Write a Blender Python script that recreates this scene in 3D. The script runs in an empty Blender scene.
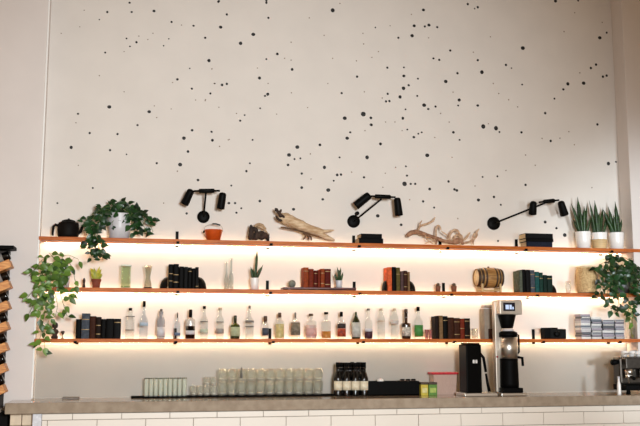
import bpy, math, random
from mathutils import Vector, Matrix
R = random.Random(7)
PI = math.pi
scene = bpy.context.scene
COL = scene.collection

# ------------------------------------------------------------------ camera
W, H = 640, 426
F, YAW, PIT = 902.8, 0.1949, 0.1410
CAM = Vector((-0.1684, -8.5654, 1.4545))
FWD = Vector((math.sin(YAW)*math.cos(PIT), math.cos(YAW)*math.cos(PIT), math.sin(PIT)))
RGT = Vector((math.cos(YAW), -math.sin(YAW), 0))
UPV = RGT.cross(FWD)
def at(u, v, Y):
    """world point on the plane y=Y seen at photo pixel (u,v)"""
    d = FWD*F + RGT*(u-W/2) + UPV*(H/2-v)
    return CAM + d*((Y-CAM.y)/d.y)
def X(u, Y, z):
    """world x at depth Y and height z that is seen in photo column u"""
    a = at(u, 0, Y); b = at(u, 426, Y)
    t = (z-a.z)/(b.z-a.z)
    return a.x + (b.x-a.x)*t
def mpp(u, Y):
    return (at(u+.5, 300, Y)-at(u-.5, 300, Y)).length
cam = bpy.data.cameras.new('camera'); co = bpy.data.objects.new('camera', cam); COL.objects.link(co)
cam.sensor_width = 36; cam.lens = F/W*36; cam.clip_end = 100
co.matrix_world = Matrix.Translation(CAM) @ Matrix((RGT, UPV, -FWD)).transposed().to_4x4()
scene.camera = co

# ------------------------------------------------------------------ materials
def col(r, g, b):
    f = lambda c: ((c/255+.055)/1.055)**2.4 if c > 10 else c/255/12.92
    return (f(r), f(g), f(b), 1)
MATS = {}
def mat(name, c, rough=.5, metal=0, var=.12, scale=30, bump=0, coat=0, stretch=None, c2=None, island=False, spec=.5):
    if name in MATS: return MATS[name]
    m = bpy.data.materials.new(name); m.use_nodes = True; N = m.node_tree.nodes; L = m.node_tree.links
    b = N['Principled BSDF']; c = col(*c)
    tc = N.new('ShaderNodeTexCoord'); mp = N.new('ShaderNodeMapping'); L.new(tc.outputs['Object'], mp.inputs[0])
    if stretch: mp.inputs['Scale'].default_value = stretch
    nz = N.new('ShaderNodeTexNoise'); nz.inputs['Scale'].default_value = scale; nz.inputs['Detail'].default_value = 4
    L.new(mp.outputs[0], nz.inputs['Vector'])
    mx = N.new('ShaderNodeMix'); mx.data_type = 'RGBA'
    if c2: k = col(*c2)
    else: k = tuple(x*(1-var*2) for x in c[:3])+(1,)
    mx.inputs[6].default_value = c; mx.inputs[7].default_value = k
    if island:
        g = N.new('ShaderNodeNewGeometry'); L.new(g.outputs['Random Per Island'], mx.inputs[0])
    else:
        rp = N.new('ShaderNodeMapRange'); rp.inputs[1].default_value = .35; rp.inputs[2].default_value = .65
        L.new(nz.outputs[0], rp.inputs[0]); L.new(rp.outputs[0], mx.inputs[0])
    L.new(mx.outputs[2], b.inputs['Base Color'])
    b.inputs['Roughness'].default_value = rough; b.inputs['Metallic'].default_value = metal
    b.inputs['Specular IOR Level'].default_value = spec
    if coat: b.inputs['Coat Weight'].default_value = coat
    if bump:
        bp = N.new('ShaderNodeBump'); bp.inputs['Strength'].default_value = bump; bp.inputs['Distance'].default_value = .004
        L.new(nz.outputs[0], bp.inputs['Height']); L.new(bp.outputs[0], b.inputs['Normal'])
    MATS[name] = m; return m
def glass(name, tint=(250, 252, 252), edge=.35, refl=(255, 255, 255), body=None, bodyfac=0, rough=.03):
    """thin glass: tinted transparency with a reflective rim"""
    if name in MATS: return MATS[name]
    m = bpy.data.materials.new(name); m.use_nodes = True; N = m.node_tree.nodes; L = m.node_tree.links
    N.remove(N['Principled BSDF']); out = N['Material Output']
    t = N.new('ShaderNodeBsdfTransparent'); g = N.new('ShaderNodeBsdfGlossy'); g.inputs['Roughness'].default_value = rough
    g.inputs['Color'].default_value = col(*refl)
    lw = N.new('ShaderNodeLayerWeight'); lw.inputs['Blend'].default_value = edge
    nz = N.new('ShaderNodeTexNoise'); nz.inputs['Scale'].default_value = 12
    mc = N.new('ShaderNodeMix'); mc.data_type = 'RGBA'; c = col(*tint)
    mc.inputs[6].default_value = c; mc.inputs[7].default_value = tuple(x*.94 for x in c[:3])+(1,)
    L.new(nz.outputs[0], mc.inputs[0])
    ms = N.new('ShaderNodeMixShader')
    L.new(lw.outputs['Facing'], ms.inputs[0])
    if body:
        d = N.new('ShaderNodeBsdfDiffuse'); d.inputs['Color'].default_value = col(*body)
        m2 = N.new('ShaderNodeMixShader'); m2.inputs[0].default_value = bodyfac
        L.new(t.outputs[0], m2.inputs[1]); L.new(d.outputs[0], m2.inputs[2]); L.new(m2.outputs[0], ms.inputs[1])
    else: L.new(t.outputs[0], ms.inputs[1])
    L.new(mc.outputs[2], t.inputs['Color']); L.new(g.outputs[0], ms.inputs[2])
    pw = N.new('ShaderNodeMath'); pw.operation = 'MULTIPLY'; pw.inputs[1].default_value = .36
    L.new(lw.outputs['Facing'], pw.inputs[0]); L.new(pw.outputs[0], ms.inputs[0])
    L.new(ms.outputs[0], out.inputs[0]); MATS[name] = m; return m
def emit(name, c, s):
    if name in MATS: return MATS[name]
    m = bpy.data.materials.new(name); m.use_nodes = True; N = m.node_tree.nodes; L = m.node_tree.links
    b = N['Principled BSDF']; b.inputs['Base Color'].default_value = (0, 0, 0, 1)
    b.inputs['Emission Color'].default_value = c; b.inputs['Emission Strength'].default_value = s
    MATS[name] = m; return m

# ------------------------------------------------------------------ mesh builder
class MB:
    def __init__(s): s.v = []; s.f = []; s.m = []; s.sm = []
    def add(s, vs, fs, smooth=False, mi=0, M=None):
        o = len(s.v)
        s.v += [tuple(M @ Vector(p)) if M else tuple(p) for p in vs]
        for f in fs: s.f.append([o+i for i in f]); s.m.append(mi); s.sm.append(smooth)
        return s
    def box(s, x0, x1, y0, y1, z0, z1, M=None, mi=0):
        vs = [(x, y, z) for z in (z0, z1) for y in (y0, y1) for x in (x0, x1)]
        return s.add(vs, [(0, 2, 3, 1), (4, 5, 7, 6), (0, 1, 5, 4), (2, 6, 7, 3), (0, 4, 6, 2), (1, 3, 7, 5)], False, mi, M)
    def lathe(s, prof, n=24, M=None, mi=0, closed=False, sx=1, sy=1, smooth=True, a0=0, a1=2*PI):
        full = abs(a1-a0-2*PI) < 1e-6
        cnt = n if full else n+1
        vs = []
        for r, z in prof:
            for i in range(cnt):
                a = a0+(a1-a0)*i/n; vs.append((r*sx*math.cos(a), r*sy*math.sin(a), z))
        fs = []; k = len(prof)
        rng = k if closed else k-1
        for j in range(rng):
            a = j*cnt; b = ((j+1) % k)*cnt
            for i in range(n):
                i2 = (i+1) % cnt
                fs.append((a+i, a+i2, b+i2, b+i))
        s.add(vs, fs, smooth, mi, M)
        return s
    def solid(s, prof, n=24, M=None, mi=0, sx=1, sy=1, smooth=True):
        """lathe with capped ends"""
        e = .0004
        p = [(e, prof[0][1])]+list(prof)+[(e, prof[-1][1])]
        return s.lathe(p, n, M, mi, False, sx, sy, smooth)
    def tube(s, pts, rad, n=8, mi=0, cap=True, smooth=True, flat=1):
        pts = [Vector(p) for p in pts]
        if not isinstance(rad, (list, tuple)): rad = [rad]*len(pts)
        vs = []; prev = None
        for i, p in enumerate(pts):
            t = (pts[min(i+1, len(pts)-1)]-pts[max(i-1, 0)])
            t = t.normalized() if t.length > 1e-9 else Vector((0, 0, 1))
            if prev is None:
                a = Vector((0, -1, 0)) if abs(t.y) < .9 else Vector((1, 0, 0))
                prev = t.cross(a).normalized()
            u = (prev-t*prev.dot(t)).normalized(); prev = u; w = t.cross(u)
            for k in range(n):
                a = 2*PI*k/n; vs.append(p+(u*math.cos(a)+w*math.sin(a)*flat)*rad[i])
        fs = []
        for i in range(len(pts)-1):
            for k in range(n):
                fs.append((i*n+k, i*n+(k+1) % n, (i+1)*n+(k+1) % n, (i+1)*n+k))
        if cap:
            fs.append(tuple(reversed(range(n)))); fs.append(tuple((len(pts)-1)*n+k for k in range(n)))
        return s.add(vs, fs, smooth, mi)
    def prism(s, poly, z0, z1, M=None, mi=0, smooth=False):
        n = len(poly)
        vs = [(x, y, z0) for x, y in poly]+[(x, y, z1) for x, y in poly]
        fs = [tuple(reversed(range(n))), tuple(range(n, 2*n))]+[(i, (i+1) % n, n+(i+1) % n, n+i) for i in range(n)]
        return s.add(vs, fs, smooth, mi, M)
    def leaf(s, base, d, nrm, ln, wd, curl=.25, mi=0):
        d = Vector(d).normalized(); nrm = Vector(nrm); nrm = (nrm-d*nrm.dot(d)).normalized(); side = d.cross(nrm)
        prof = [(0, .04), (.12, .62), (.32, 1), (.58, .82), (.82, .42), (1, .02)]
        vs = []; base = Vector(base)
        for t, w in prof:
            c = base+d*(ln*t)-nrm*(curl*ln*t*t)
            for q in (-1, 0, 1): vs.append(c+side*(q*w*wd/2)+nrm*(.12*wd*abs(q)*w))
        fs = []
        for i in range(len(prof)-1):
            for k in (0, 1): a = i*3+k; fs.append((a, a+1, a+4, a+3))
        return s.add(vs, fs, True, mi)
    def blade(s, base, tip, wd, bend, nrm=(0, -1, 0), n=7):
        """a thick sword leaf"""
        base = Vector(base); tip = Vector(tip); bend = Vector(bend); d = (tip-base).normalized()
        nrm = Vector(nrm); nrm = (nrm-d*nrm.dot(d)).normalized(); side = d.cross(nrm)
        vs = []; fs = []
        for i in range(n+1):
            t = i/n; c = base.lerp(tip, t)+bend*(t*(1-t)*4*.25)
            w = wd*(.55+.9*t*(1-t)*1.6)*(1 if t < .7 else max(.03, (1-t)/.3)); w *= .5
            for q, h in ((-1, .25*w), (0, -.12*w), (1, .25*w), (0, .35*w+.001)): vs.append(c+side*(q*w)+nrm*h)
        for i in range(n):
            for k in range(4): fs.append((i*4+k, i*4+(k+1) % 4, i*4+4+(k+1) % 4, i*4+4+k))
        fs.append((3, 2, 1, 0)); fs.append((n*4, n*4+1, n*4+2, n*4+3))
        return s.add(vs, fs, True)
    def build(s, name, mats, parent=None, loc=None, bevel=0, sub=0):
        me = bpy.data.meshes.new(name); me.from_pydata(s.v, [], s.f); me.update()
        if not isinstance(mats, (list, tuple)): mats = [mats]
        for m in mats: me.materials.append(m)
        for p, mi, sm in zip(me.polygons, s.m, s.sm): p.material_index = mi; p.use_smooth = sm
        o = bpy.data.objects.new(name, me); COL.objects.link(o)
        if parent: o.parent = parent
        if loc: o.location = loc
        if bevel:
            b = o.modifiers.new('bevel', 'BEVEL'); b.width = bevel; b.segments = 2; b.limit_method = 'ANGLE'; b.angle_limit = .7
        if sub:
            b = o.modifiers.new('sub', 'SUBSURF'); b.levels = sub; b.render_levels = sub
        return o
def tag(o, label, cat, group=None):
    o['label'] = label; o['category'] = cat
    if group: o['group'] = group
    return o
def thing(name, label, cat, loc, group=None):
    o = bpy.data.objects.new(name, None); COL.objects.link(o); o.location = loc; o.empty_display_size = .05
    return tag(o, label, cat, group)
def struct(name, mb, m, bevel=0):
    o = mb.build(name, m, bevel=bevel); o['kind'] = 'structure'; return o
def dup(src, loc, label, group=None, name=None):
    c = src.copy(); COL.objects.link(c); c.location = loc; c['label'] = label
    if group: c['group'] = group
    for ch in list(src.children):
        d = ch.copy(); COL.objects.link(d); d.parent = c
        for g in list(ch.children):
            e = g.copy(); COL.objects.link(e); e.parent = d
    return c
ORD = ['first', 'second', 'third', 'fourth', 'fifth', 'sixth', 'seventh', 'eighth', 'ninth', 'tenth', 'eleventh', 'twelfth', 'thirteenth']

# material palette
M_wall = mat('painted_plaster', (226, 219, 212), .85, var=.02, scale=3, bump=.03)
M_dot = mat('black_paint_dot', (24, 22, 22), .6)
M_dotf = mat('thin_brown_paint_dot', (150, 132, 116), .8)
M_pil = mat('pilaster_paint', (224, 216, 212), .8, var=.02, scale=3, bump=.03)
M_floor = mat('concrete_floor', (150, 142, 134), .6, var=.1, scale=4)
M_wood = mat('shelf_wood', (198, 108, 34), .5, scale=6, stretch=(1, 12, 12), c2=(166, 80, 18), bump=.05, spec=.3)
M_steel = mat('black_steel', (7, 7, 7), .5, spec=.08)
M_black = mat('black_plastic', (7, 7, 7), .55, spec=.06)
M_soft = mat('black_rubber', (7, 7, 7), .8, spec=.05)
M_concrete = mat('grey_stone_counter', (166, 150, 132), .1, var=.1, scale=14, c2=(148, 132, 115))
M_tile = mat('white_glazed_tile', (240, 231, 220), .22, var=.025, scale=1.5, coat=.3)
M_grout = mat('grout', (176, 165, 152), .9)
M_btile = mat('beige_tile', (226, 206, 180), .4, var=.05)
M_white = mat('white_ceramic', (236, 232, 228), .3, var=.02)
M_paleg = mat('pale_grey_ceramic', (206, 204, 208), .4, var=.03)
M_terra = mat('terracotta', (132, 62, 40), .75, var=.1)
M_orange = mat('orange_enamel', (205, 82, 24), .4, var=.08)
M_iron = mat('cast_iron', (20, 16, 14), .6, var=.2, spec=.1)
M_chrome = mat('brushed_steel', (222, 218, 212), .33, metal=1, var=.05, stretch=(1, 1, 30))
M_silver = mat('satin_silver_panel', (190, 180, 168), .4, metal=.7, var=.04)
M_leaf = mat('pothos_leaf', (42, 88, 32), .38, c2=(16, 46, 18), island=True)
M_leafd = mat('dark_pothos_leaf', (32, 74, 32), .35, c2=(9, 30, 13), island=True)
M_leafy = mat('variegated_leaf', (112, 148, 58), .4, c2=(20, 56, 18), island=True)
M_yell = mat('yellow_green_leaf', (190, 178, 40), .5, c2=(128, 140, 36), island=True)
M_vine = mat('vine_stem', (92, 112, 52), .6)
M_snake = mat('snake_plant_leaf', (46, 84, 34), .4, c2=(10, 32, 16), scale=26, stretch=(1, 1, 5))
M_soil = mat('potting_soil', (44, 32, 24), .95)
M_drift = mat('driftwood', (222, 196, 162), .8, c2=(178, 142, 104), scale=6, stretch=(2, 8, 8), bump=.15)
M_driftd = mat('dark_driftwood', (72, 52, 40), .85, c2=(34, 24, 20), scale=20, bump=.5)
M_branch = mat('branch_bark', (176, 132, 102), .8, c2=(128, 88, 64), scale=25, bump=.4)
M_page = mat('paper_pages', (216, 190, 146), .8, var=.1, stretch=(40, 1, 1))
M_barrel = mat('oak_stave', (176, 132, 76), .5, c2=(138, 98, 52), scale=14, stretch=(1, 6, 6))
M_barreld = mat('dark_oak_band', (66, 46, 32), .5)
M_bhead = mat('pale_oak_head', (226, 206, 166), .6)
M_lightwood = mat('pale_wood', (214, 182, 132), .6, scale=10, stretch=(1, 1, 8))
M_rackwood = mat('rack_pine', (234, 170, 100), .5, c2=(184, 112, 54), scale=12, stretch=(1, 8, 8))
M_darkwood = mat('dark_red_wood', (96, 34, 26), .4, c2=(66, 22, 18), scale=10)
M_stone = mat('grey_stone_ball', (136, 134, 120), .7, c2=(96, 96, 86), scale=50)
G_clear = glass('clear_glass', (243, 246, 246), .35)
G_tumb = glass('tumbler_glass', (253, 254, 252), .45, body=(240, 236, 228), bodyfac=.07)
G_green = glass('pale_green_glass', (240, 247, 238), .4)
G_bottle = glass('clear_bottle_glass', (249, 251, 251), .42)
G_blue = glass('bluish_bottle_glass', (240, 245, 249), .45)
M_gbottle = mat('green_bottle_glass', (66, 78, 26), .08, var=.2, coat=.5)
M_dgbottle = mat('dark_green_bottle_glass', (36, 46, 24), .08, coat=.5)
M_dbottle = mat('black_bottle_glass', (6, 6, 7), .12, spec=.5)
M_bbottle = mat('brown_bottle_glass', (44, 24, 12), .1, coat=.5)
M_label = mat('cream_label', (232, 222, 198), .7, c2=(214, 200, 172))
M_blabel = mat('pale_blue_label', (176, 196, 214), .7)

# ------------------------------------------------------------------ setting
ZT, ZM, ZB, ZC = 2.3806, 1.929, 1.4759, 0.95
SF, SB, ST = -0.24, -0.033, 0.032
XL, XR, PF = -1.0828, 4.7257, -0.22
CF = -0.66
b = MB().box(-3.2, 7.2, -10.5, .3, -.12, 0); struct('floor', b, M_floor)
b = MB().box(-3.2, 7.2, -10.5, .3, 6.0, 6.12); struct('ceiling', b, mat('ceiling_paint', (170, 150, 130), .9))

DA = "377,8,2 383,35,2 312,35,2 448,32,3 289,57,1 499,64,2 563,75,2 597,110,2 232,78,0 178,97,0 245,30,0 368,112,1.5 404,105,0 397,123,2 378,135,1.5 430,115,0 445,97,0 476,133,1 491,113,1 528,73,0 306,153,1.5 361,150,0 289,220,0 361,267,0 318,311,4 434,325,3.5 227,331,2 221,357,0 400,364,2 261,387,2 342,390,2 449,308,0 456,342,0 498,317,0 516,231,2.5 502,240,0 552,199,1 608,177,3 616,201,0 558,258,2 569,291,0 612,272,2 625,243,1 598,290,0 559,379,2.5 535,402,3.5 616,384,1.5 618,408,2.5 635,5,2"
DB = "55,3,2 78,42,2 60,79,3.5 15,110,2 193,8,2 193,2,2 199,52,2 155,100,4 118,126,3.5 26,176,3 35,200,0 386,30,4 407,10,0 318,52,0 361,103,0 225,157,2.5 193,172,1.5 246,170,0 268,202,2.5 265,175,0 173,227,3 167,198,0 198,243,0 64,247,2.5 78,244,2 41,243,0 30,272,1.5 15,293,0 197,274,3 189,279,2 266,270,0 175,315,1.5 55,312,0 117,351,2 106,330,0 130,335,1.5 223,332,0 33,383,1.5 36,408,2.5 82,407,0 153,407,1.5 313,313,0 265,123,0 386,170,0 455,177,0 500,167,0 519,150,0 474,97,0 476,128,0 510,80,1 553,75,0 577,110,2 623,75,3 617,104,3.5 615,42,0 545,197,2 593,196,1.5 593,221,3 634,229,1.5 607,248,2 592,257,3.5 582,282,3 546,273,2 541,295,2 551,294,2 530,285,0 598,318,1.5 590,344,2.5 567,355,0 457,223,2 478,267,0 412,271,2 475,332,5 421,344,4 497,343,2.5 498,363,3 540,355,0 437,385,2 428,402,3.5 480,380,0 525,418,2.5 603,377,1.5 588,380,0 622,399,2.5 635,389,1.5 372,243,0 632,279,1.5 349,421,2"
DC = "10,29,3 26,73,3 14,77,2 50,79,2 25,110,0 139,12,2 168,21,2 159,25,1 394,3,3 460,2,1.5 450,37,0 299,140,4 205,107,0 419,92,0 530,65,0 523,110,3.5 543,95,1.5 88,147,2 155,152,0 168,175,2 39,170,2 56,174,2 109,213,2 180,210,3.5 250,189,2 266,198,1 75,237,3.5 297,246,1.5 213,243,0 229,272,0 430,244,3 417,260,2 476,242,3.5 497,198,2 512,188,2 543,220,2 532,223,2 465,212,0 391,287,1.5 96,268,0 114,291,3 111,307,1.5 168,307,2.5 12,306,4 24,317,2 45,310,2 60,330,0 258,290,0 284,311,0 364,329,2 184,368,4 221,373,4 231,384,1.5 199,360,0 97,385,2.5 115,407,1.5 43,400,0 295,385,2 380,410,2 355,403,0 433,383,0 407,402,0 516,362,2 5,385,1.5 85,355,0"
DD = "207,138,3 320,146,2 368,158,1 456,184,2 228,190,0 270,256,1.5 524,188,4 547,150,2.5 516,207,0 576,233,2.5 167,300,1.5 476,300,0 543,330,2"
DE = "283,137,4 259,160,4 256,189,2.5 275,172,1.5 292,170,1.5 349,131,2.5 321,157,0 362,196,3 296,214,2 323,230,0 296,255,2.5 373,262,4 357,289,2.5 410,217,2 399,218,2.5 389,235,1.5 441,210,0 406,167,1.5 486,167,3.5 525,128,2.5 477,225,2 517,337,3.5 585,363,2.5 599,193,1.5 595,244,4.5 613,244,2 626,244,2 602,220,2 569,196,0 539,213,0 532,254,0 145,184,1.5 135,207,2 85,115,0 57,135,0 91,249,1.5 174,294,2.5 102,300,2 84,300,2.5 120,315,1.5 106,328,2 272,318,3 610,290,0"
DF = "21,161,4 93,167,0 83,237,2 100,260,2 107,263,2.5 28,259,2.5 9,295,2 41,313,1.5 182,224,1.5 225,222,1.5 250,205,0 170,291,3 215,282,2 235,305,1.5 307,247,2 307,160,0 548,185,3 570,180,1.5 364,355,2.5 397,373,2 421,393,3.5 227,410,1.5 335,190,0 160,250,0 500,255,0 110,345,0 449,130,0"
b = MB().box(-3.2, 7.2, 0, .3, 0, 6.0)
for S, ox, oy in ((DA, 0, 0), (DB, 200, 0), (DC, 420, 0), (DD, 0, 100), (DE, 200, 100), (DF, 420, 100)):
    for t in S.split():
        x, y, s = map(float, t.split(','))
        p = at(ox+x/2.909, oy+y/2.909, 0); faint = s < 1
        r = (.66 if faint else .34+.44*s)*mpp(ox+x/2.909, 0)
        MM = Matrix.Translation((p.x, 0, p.z)) @ Matrix.Rotation(PI/2, 4, 'X')
        b.solid([(r, 0), (r, .0012), (r*.8, .0016)], 12, MM, 2 if faint else 1, 1, R.uniform(.85, 1.1))
struct('wall_back', b, [M_wall, M_dot, M_dotf])
b = MB().box(-3.2, XL, PF, 0, 0, 6.0); struct('wall_left', b, M_pil, .006)
b = MB().box(XL+.003, XR-.003, -.0028, -.0005, ZC+.002, ZB-ST-.02); struct('wall_shade_panel', b, mat('wall_shade_taupe', (172, 164, 154), .5, var=.04, scale=2))  # added sheet, its darker taupe puts the shade below the lowest shelf into colour
b = MB().box(XR, 7.2, PF, 0, 0, 6.0); struct('wall_right', b, M_pil, .006)
b = MB().box(XL-.002, XL+.012, PF-.012, PF+.004, ZC+.01, 6.0); struct('trim_1', b, mat('white_corner_bead', (244, 244, 242), .5, var=.01))

# counter -------------------------------------------------------------------
xl = X(5, CF, ZC); TH = .089
b = MB().prism([(xl, CF), (6.6, CF), (6.6, PF-.003), (XR-.003, PF-.003), (XR-.003, -.003), (XL+.003, -.003), (XL+.003, PF-.003), (xl, PF-.003)], ZC-TH, ZC)
tag(b.build('countertop', M_concrete, bevel=.006), 'long grey stone countertop running the whole length of the bar under the shelves', 'countertop')
bar = thing('bar_counter', 'white tiled bar front below the grey countertop', 'bar', (1.8, CF+.3, 0))
o = bar.location
xb = X(32.6, CF+.03, .84)
b = MB().box(xb-o.x, 6.5-o.x, -.249, .13, 0, ZC-TH-.003); b.build('carcass', M_grout, bar)
b = MB(); zt = ZC-TH-.004; g = .004; rows = [.052]+[.112]*7
z1 = zt
for ri, h in enumerate(rows):
    z0 = max(0.01, z1-h); x = -0.1023+(.2 if ri % 2 == 0 else 0)
    k0 = math.floor((xb-x)/.4)
    for k in range(k0, 17):
        a = max(x+.4*k+g/2, xb+.075); c = min(x+.4*k+.4-g/2, 6.5)
        if c-a > .01: b.box(a-o.x, c-o.x, .03-.3, .036-.3+.02, z0+g/2, z1-g/2)
    z1 = z0
b.build('wall_tile', M_tile, bar, bevel=.003)
b = MB().box(xb-o.x, xb+.072-o.x, .028-.3, .05-.3, 0, zt); b.build('corner_trim', mat('white_metal_trim', (226, 226, 232), .4), bar, bevel=.003)
b = MB(); xq = X(10, CF+.12, .85)
for ri in range(9):
    for k in range(2):
        a = xq+(xb-xq)*k/2; b.box(a-o.x+.003, a+(xb-xq)/2-o.x-.003, -.18, -.12, max(.005, zt-.1*(ri+1)+.004), zt-.1*ri)
b.build('end_panel', M_btile, bar, bevel=.002)
# shelves -------------------------------------------------------------------
M_led = emit('warm_led', (1, .82, .54, 1), 50)
M_led2 = emit('warm_led_up', (1, .78, .46, 1), 15)
XS0, XS1 = XL+.004, 5.6
def shelf(z, label, brk):
    y0 = SF
    t = thing('wall_shelf', label, 'shelf', ((XS0+XR)/2, -.12, z), 'long wooden wall shelves')
    o = t.location
    # board stops at the side walls' returns, the front strip is flush with their faces
    MB().prism([(XS0-o.x, SF-o.y), (5.6-o.x, SF-o.y), (5.6-o.x, PF-.003-o.y), (XR-.004-o.x, PF-.003-o.y), (XR-.004-o.x, SB-o.y), (XS0-o.x, SB-o.y)], -ST, 0).build('board', M_wood, t, bevel=.002)
    b = MB(); n = 70
    for i in range(n):
        a = XS0+.03+(XR-XS0-.06)*i/n; c = a+(XR-XS0-.06)/n
        b.add([(a-o.x, -.042-o.y, -ST-.004), (c-o.x, -.042-o.y, -ST-.004), (c-o.x, -.034-o.y, -ST-.004), (a-o.x, -.034-o.y, -ST-.004)], [(0, 3, 2, 1)])
    b.build('led_strip', M_led, t)
    b = MB()
    for i in range(n):
        a = XS0+.03+(XR-XS0-.06)*i/n; c = a+(XR-XS0-.06)/n
        b.add([(a-o.x, -.026-o.y, -.010), (c-o.x, -.026-o.y, -.010), (c-o.x, -.016-o.y, -.010), (a-o.x, -.016-o.y, -.010)], [(0, 1, 2, 3)])
    b.build('led_strip', M_led2, t)
    for u in brk:
        x = X(u, -.02, z)-o.x
        b = MB().box(x-.014, x+.014, -.014-o.y, -.002-o.y, -.05, .098)
        br = b.build('bracket', M_steel, t, bevel=.001)
        b = MB().box(x-.014, x+.014, SF-.006-o.y, SF-o.y, -ST-.010, -ST+.012)
        b.box(x-.014, x+.014, SF-.006-o.y, SF+.03-o.y, -ST-.010, -ST)
        b.build('front_clip', M_steel, br)
    return t
shelf(ZT, 'topmost wooden wall shelf with glowing strip beneath, carrying snake plants and driftwood', (177, 268, 354, 440.5, 517, 601))
shelf(ZM, 'middle wooden wall shelf with glowing strip beneath, carrying books and a small barrel', (177, 267.5, 354.5, 444, 528, 612))
shelf(ZB, 'lowest wooden wall shelf with glowing strip beneath, carrying the row of liquor bottles', (77, 175, 270, 358, 447, 534, 609))

# ------------------------------------------------------------------ lights
scene.cycles.transparent_max_bounces = 48
scene.view_settings.view_transform = 'Standard'; scene.view_settings.look = 'None'
scene.view_settings.gamma = 1; scene.view_settings.exposure = 0; scene.view_settings.use_curve_mapping = False
w = bpy.data.worlds.new('world'); scene.world = w; w.use_nodes = True
bg = w.node_tree.nodes['Background']; bg.inputs[0].default_value = (1, .70, .44, 1); bg.inputs[1].default_value = .46
def area(name, loc, target, sx, sy, e, c, spread=PI):
    l = bpy.data.lights.new(name, 'AREA'); l.shape = 'RECTANGLE'; l.size = sx; l.size_y = sy; l.energy = e; l.color = c; l.spread = spread
    o = bpy.data.objects.new(name, l); COL.objects.link(o); o.location = loc
    o.rotation_euler = (Vector(target)-Vector(loc)).to_track_quat('-Z', 'Y').to_euler(); return o
def spot(name, loc, target, e, c, size, blend, rad=.2):
    l = bpy.data.lights.new(name, 'SPOT'); l.energy = e; l.color = c; l.spot_size = size; l.spot_blend = blend; l.shadow_soft_size = rad
    o = bpy.data.objects.new(name, l); COL.objects.link(o); o.location = loc
    o.rotation_euler = (Vector(target)-Vector(loc)).to_track_quat('-Z', 'Y').to_euler(); return o
spot('daylight_low', (5.4, -8.4, 1.5), (5.2, 0, 1.9), 1900, (.82, .93, 1), math.radians(26), .7, .4)
spot('daylight_pool', (1.0, -9.6, 2.2), (.8, 0, 2.0), 2700, (.93, .98, 1), math.radians(61), .9, .6)

# ------------------------------------------------------------------ placing helpers
YS = -.135
def base(u, z, Y=YS): return Vector((X(u, Y, z), Y, z))
def hgt(u, v, z, Y=YS): return at(u, v, Y).z-z
def wid(px, u=300, Y=YS): return px*mpp(u, Y)

def lathe_part(name, prof, m, parent, n=24, **k): return MB().solid(prof, n, **k).build(name, m, parent)

# --- books
BOOKCOL = {
 'black': (9, 8, 8), 'charcoal': (20, 20, 21), 'slate': (76, 82, 92), 'brown': (66, 36, 24), 'red_brown': (122, 46, 28), 'rust': (148, 66, 34),
 'dark_brown': (34, 21, 15), 'orange': (226, 104, 60), 'olive': (98, 86, 44), 'plum': (92, 70, 70), 'tan': (134, 104, 72), 'teal': (34, 84, 82),
 'green': (30, 60, 52), 'dark_green': (24, 42, 36), 'sage': (96, 102, 88), 'maroon': (92, 26, 20), 'navy': (30, 36, 50)}
def cover(c): return mat(c+'_book_cover', BOOKCOL[c], .6, var=.2, scale=40, spec=.08)
def book(x0, x1, h, z, c, label, group, Y0=-.205, dep=.15, band=None, lean=0):
    w = x1-x0-.001; cx = (x0+x1)/2
    b = MB(); t = min(.003, w*.15)
    b.box(-w/2, -w/2+t, 0, dep, 0, h).box(w/2-t, w/2, 0, dep, 0, h)
    n = 6; pts = []
    for i in range(n+1):
        a = PI*i/n; pts.append((-w/2*math.cos(a), -.006*math.sin(a)))
    b.prism(pts+[(w/2, .003), (-w/2, .003)], 0, h)
    o = b.build('book', cover(c), bevel=.0006); o.location = (cx, Y0, z)
    if lean: o.rotation_euler = (0, lean, 0)
    tag(o, label, 'book', group)
    MB().box(-w/2+t, w/2-t, .004, dep-.004, .004, h-.004).build('pages', M_page, o)
    if band:
        bb = MB()
        for q in band:
            pts2 = [(x*1.02, y-.0006) for x, y in pts]
            bb.prism(pts2+[(w/2*.9, .001), (-w/2*.9, .001)], h*q, h*q+.006)
        bb.build('spine_band', mat('gilt_spine_band', (150, 120, 74), .45, metal=.3), o)
    return o
def book_row(lst, z, group, where, vbase):
    n = len(lst)
    for i, (u0, u1, v, c, desc, band) in enumerate(lst):
        x0 = X(u0, -.2, z); x1 = X(u1, -.2, z)
        h = at((u0+u1)/2, v, -.2).z-z
        book(x0, x1, h, z, c, f'{desc} {where[0]} {ORD[i]} from the left {where[1]}'.replace('  ', ' ').strip(), group, band=band, dep=R.uniform(.13, .15))
book_row([(168.2, 172.7, 264.3, 'black', 'tall upright black book', (.3, .6)), (173, 178.4, 264.0, 'black', 'tall upright black book', (.25, .55)), (178.8, 183.5, 266.5, 'black', 'black book', None),
          (183.8, 187.6, 266.9, 'charcoal', 'charcoal book', None), (187.9, 191.5, 267.5, 'black', 'black book', (.8,)), (191.8, 195, 268.4, 'black', 'black book', None), (195.2, 198.4, 267.2, 'charcoal', 'charcoal book', (.1,))],
         ZM, 'black books between the geode bookends', ('standing', 'between dark round bookends'), 289)
book_row([(303.4, 308.5, 267.5, 'rust', 'rust red old book', (.8,)), (308.8, 313.6, 269, 'red_brown', 'red brown old book', None), (313.9, 317.3, 270.5, 'maroon', 'dark maroon old book', (.2, .8)),
          (317.6, 320.3, 270, 'red_brown', 'thin red brown old book', None), (320.6, 324.6, 268.8, 'rust', 'rust red old book', (.2, .75)), (324.9, 330.8, 269.0, 'maroon', 'wide maroon old book', (.15, .85))],
         ZM+.026, 'red books on the wooden tray', ('standing', 'on the dark red tray'), 289)
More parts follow.
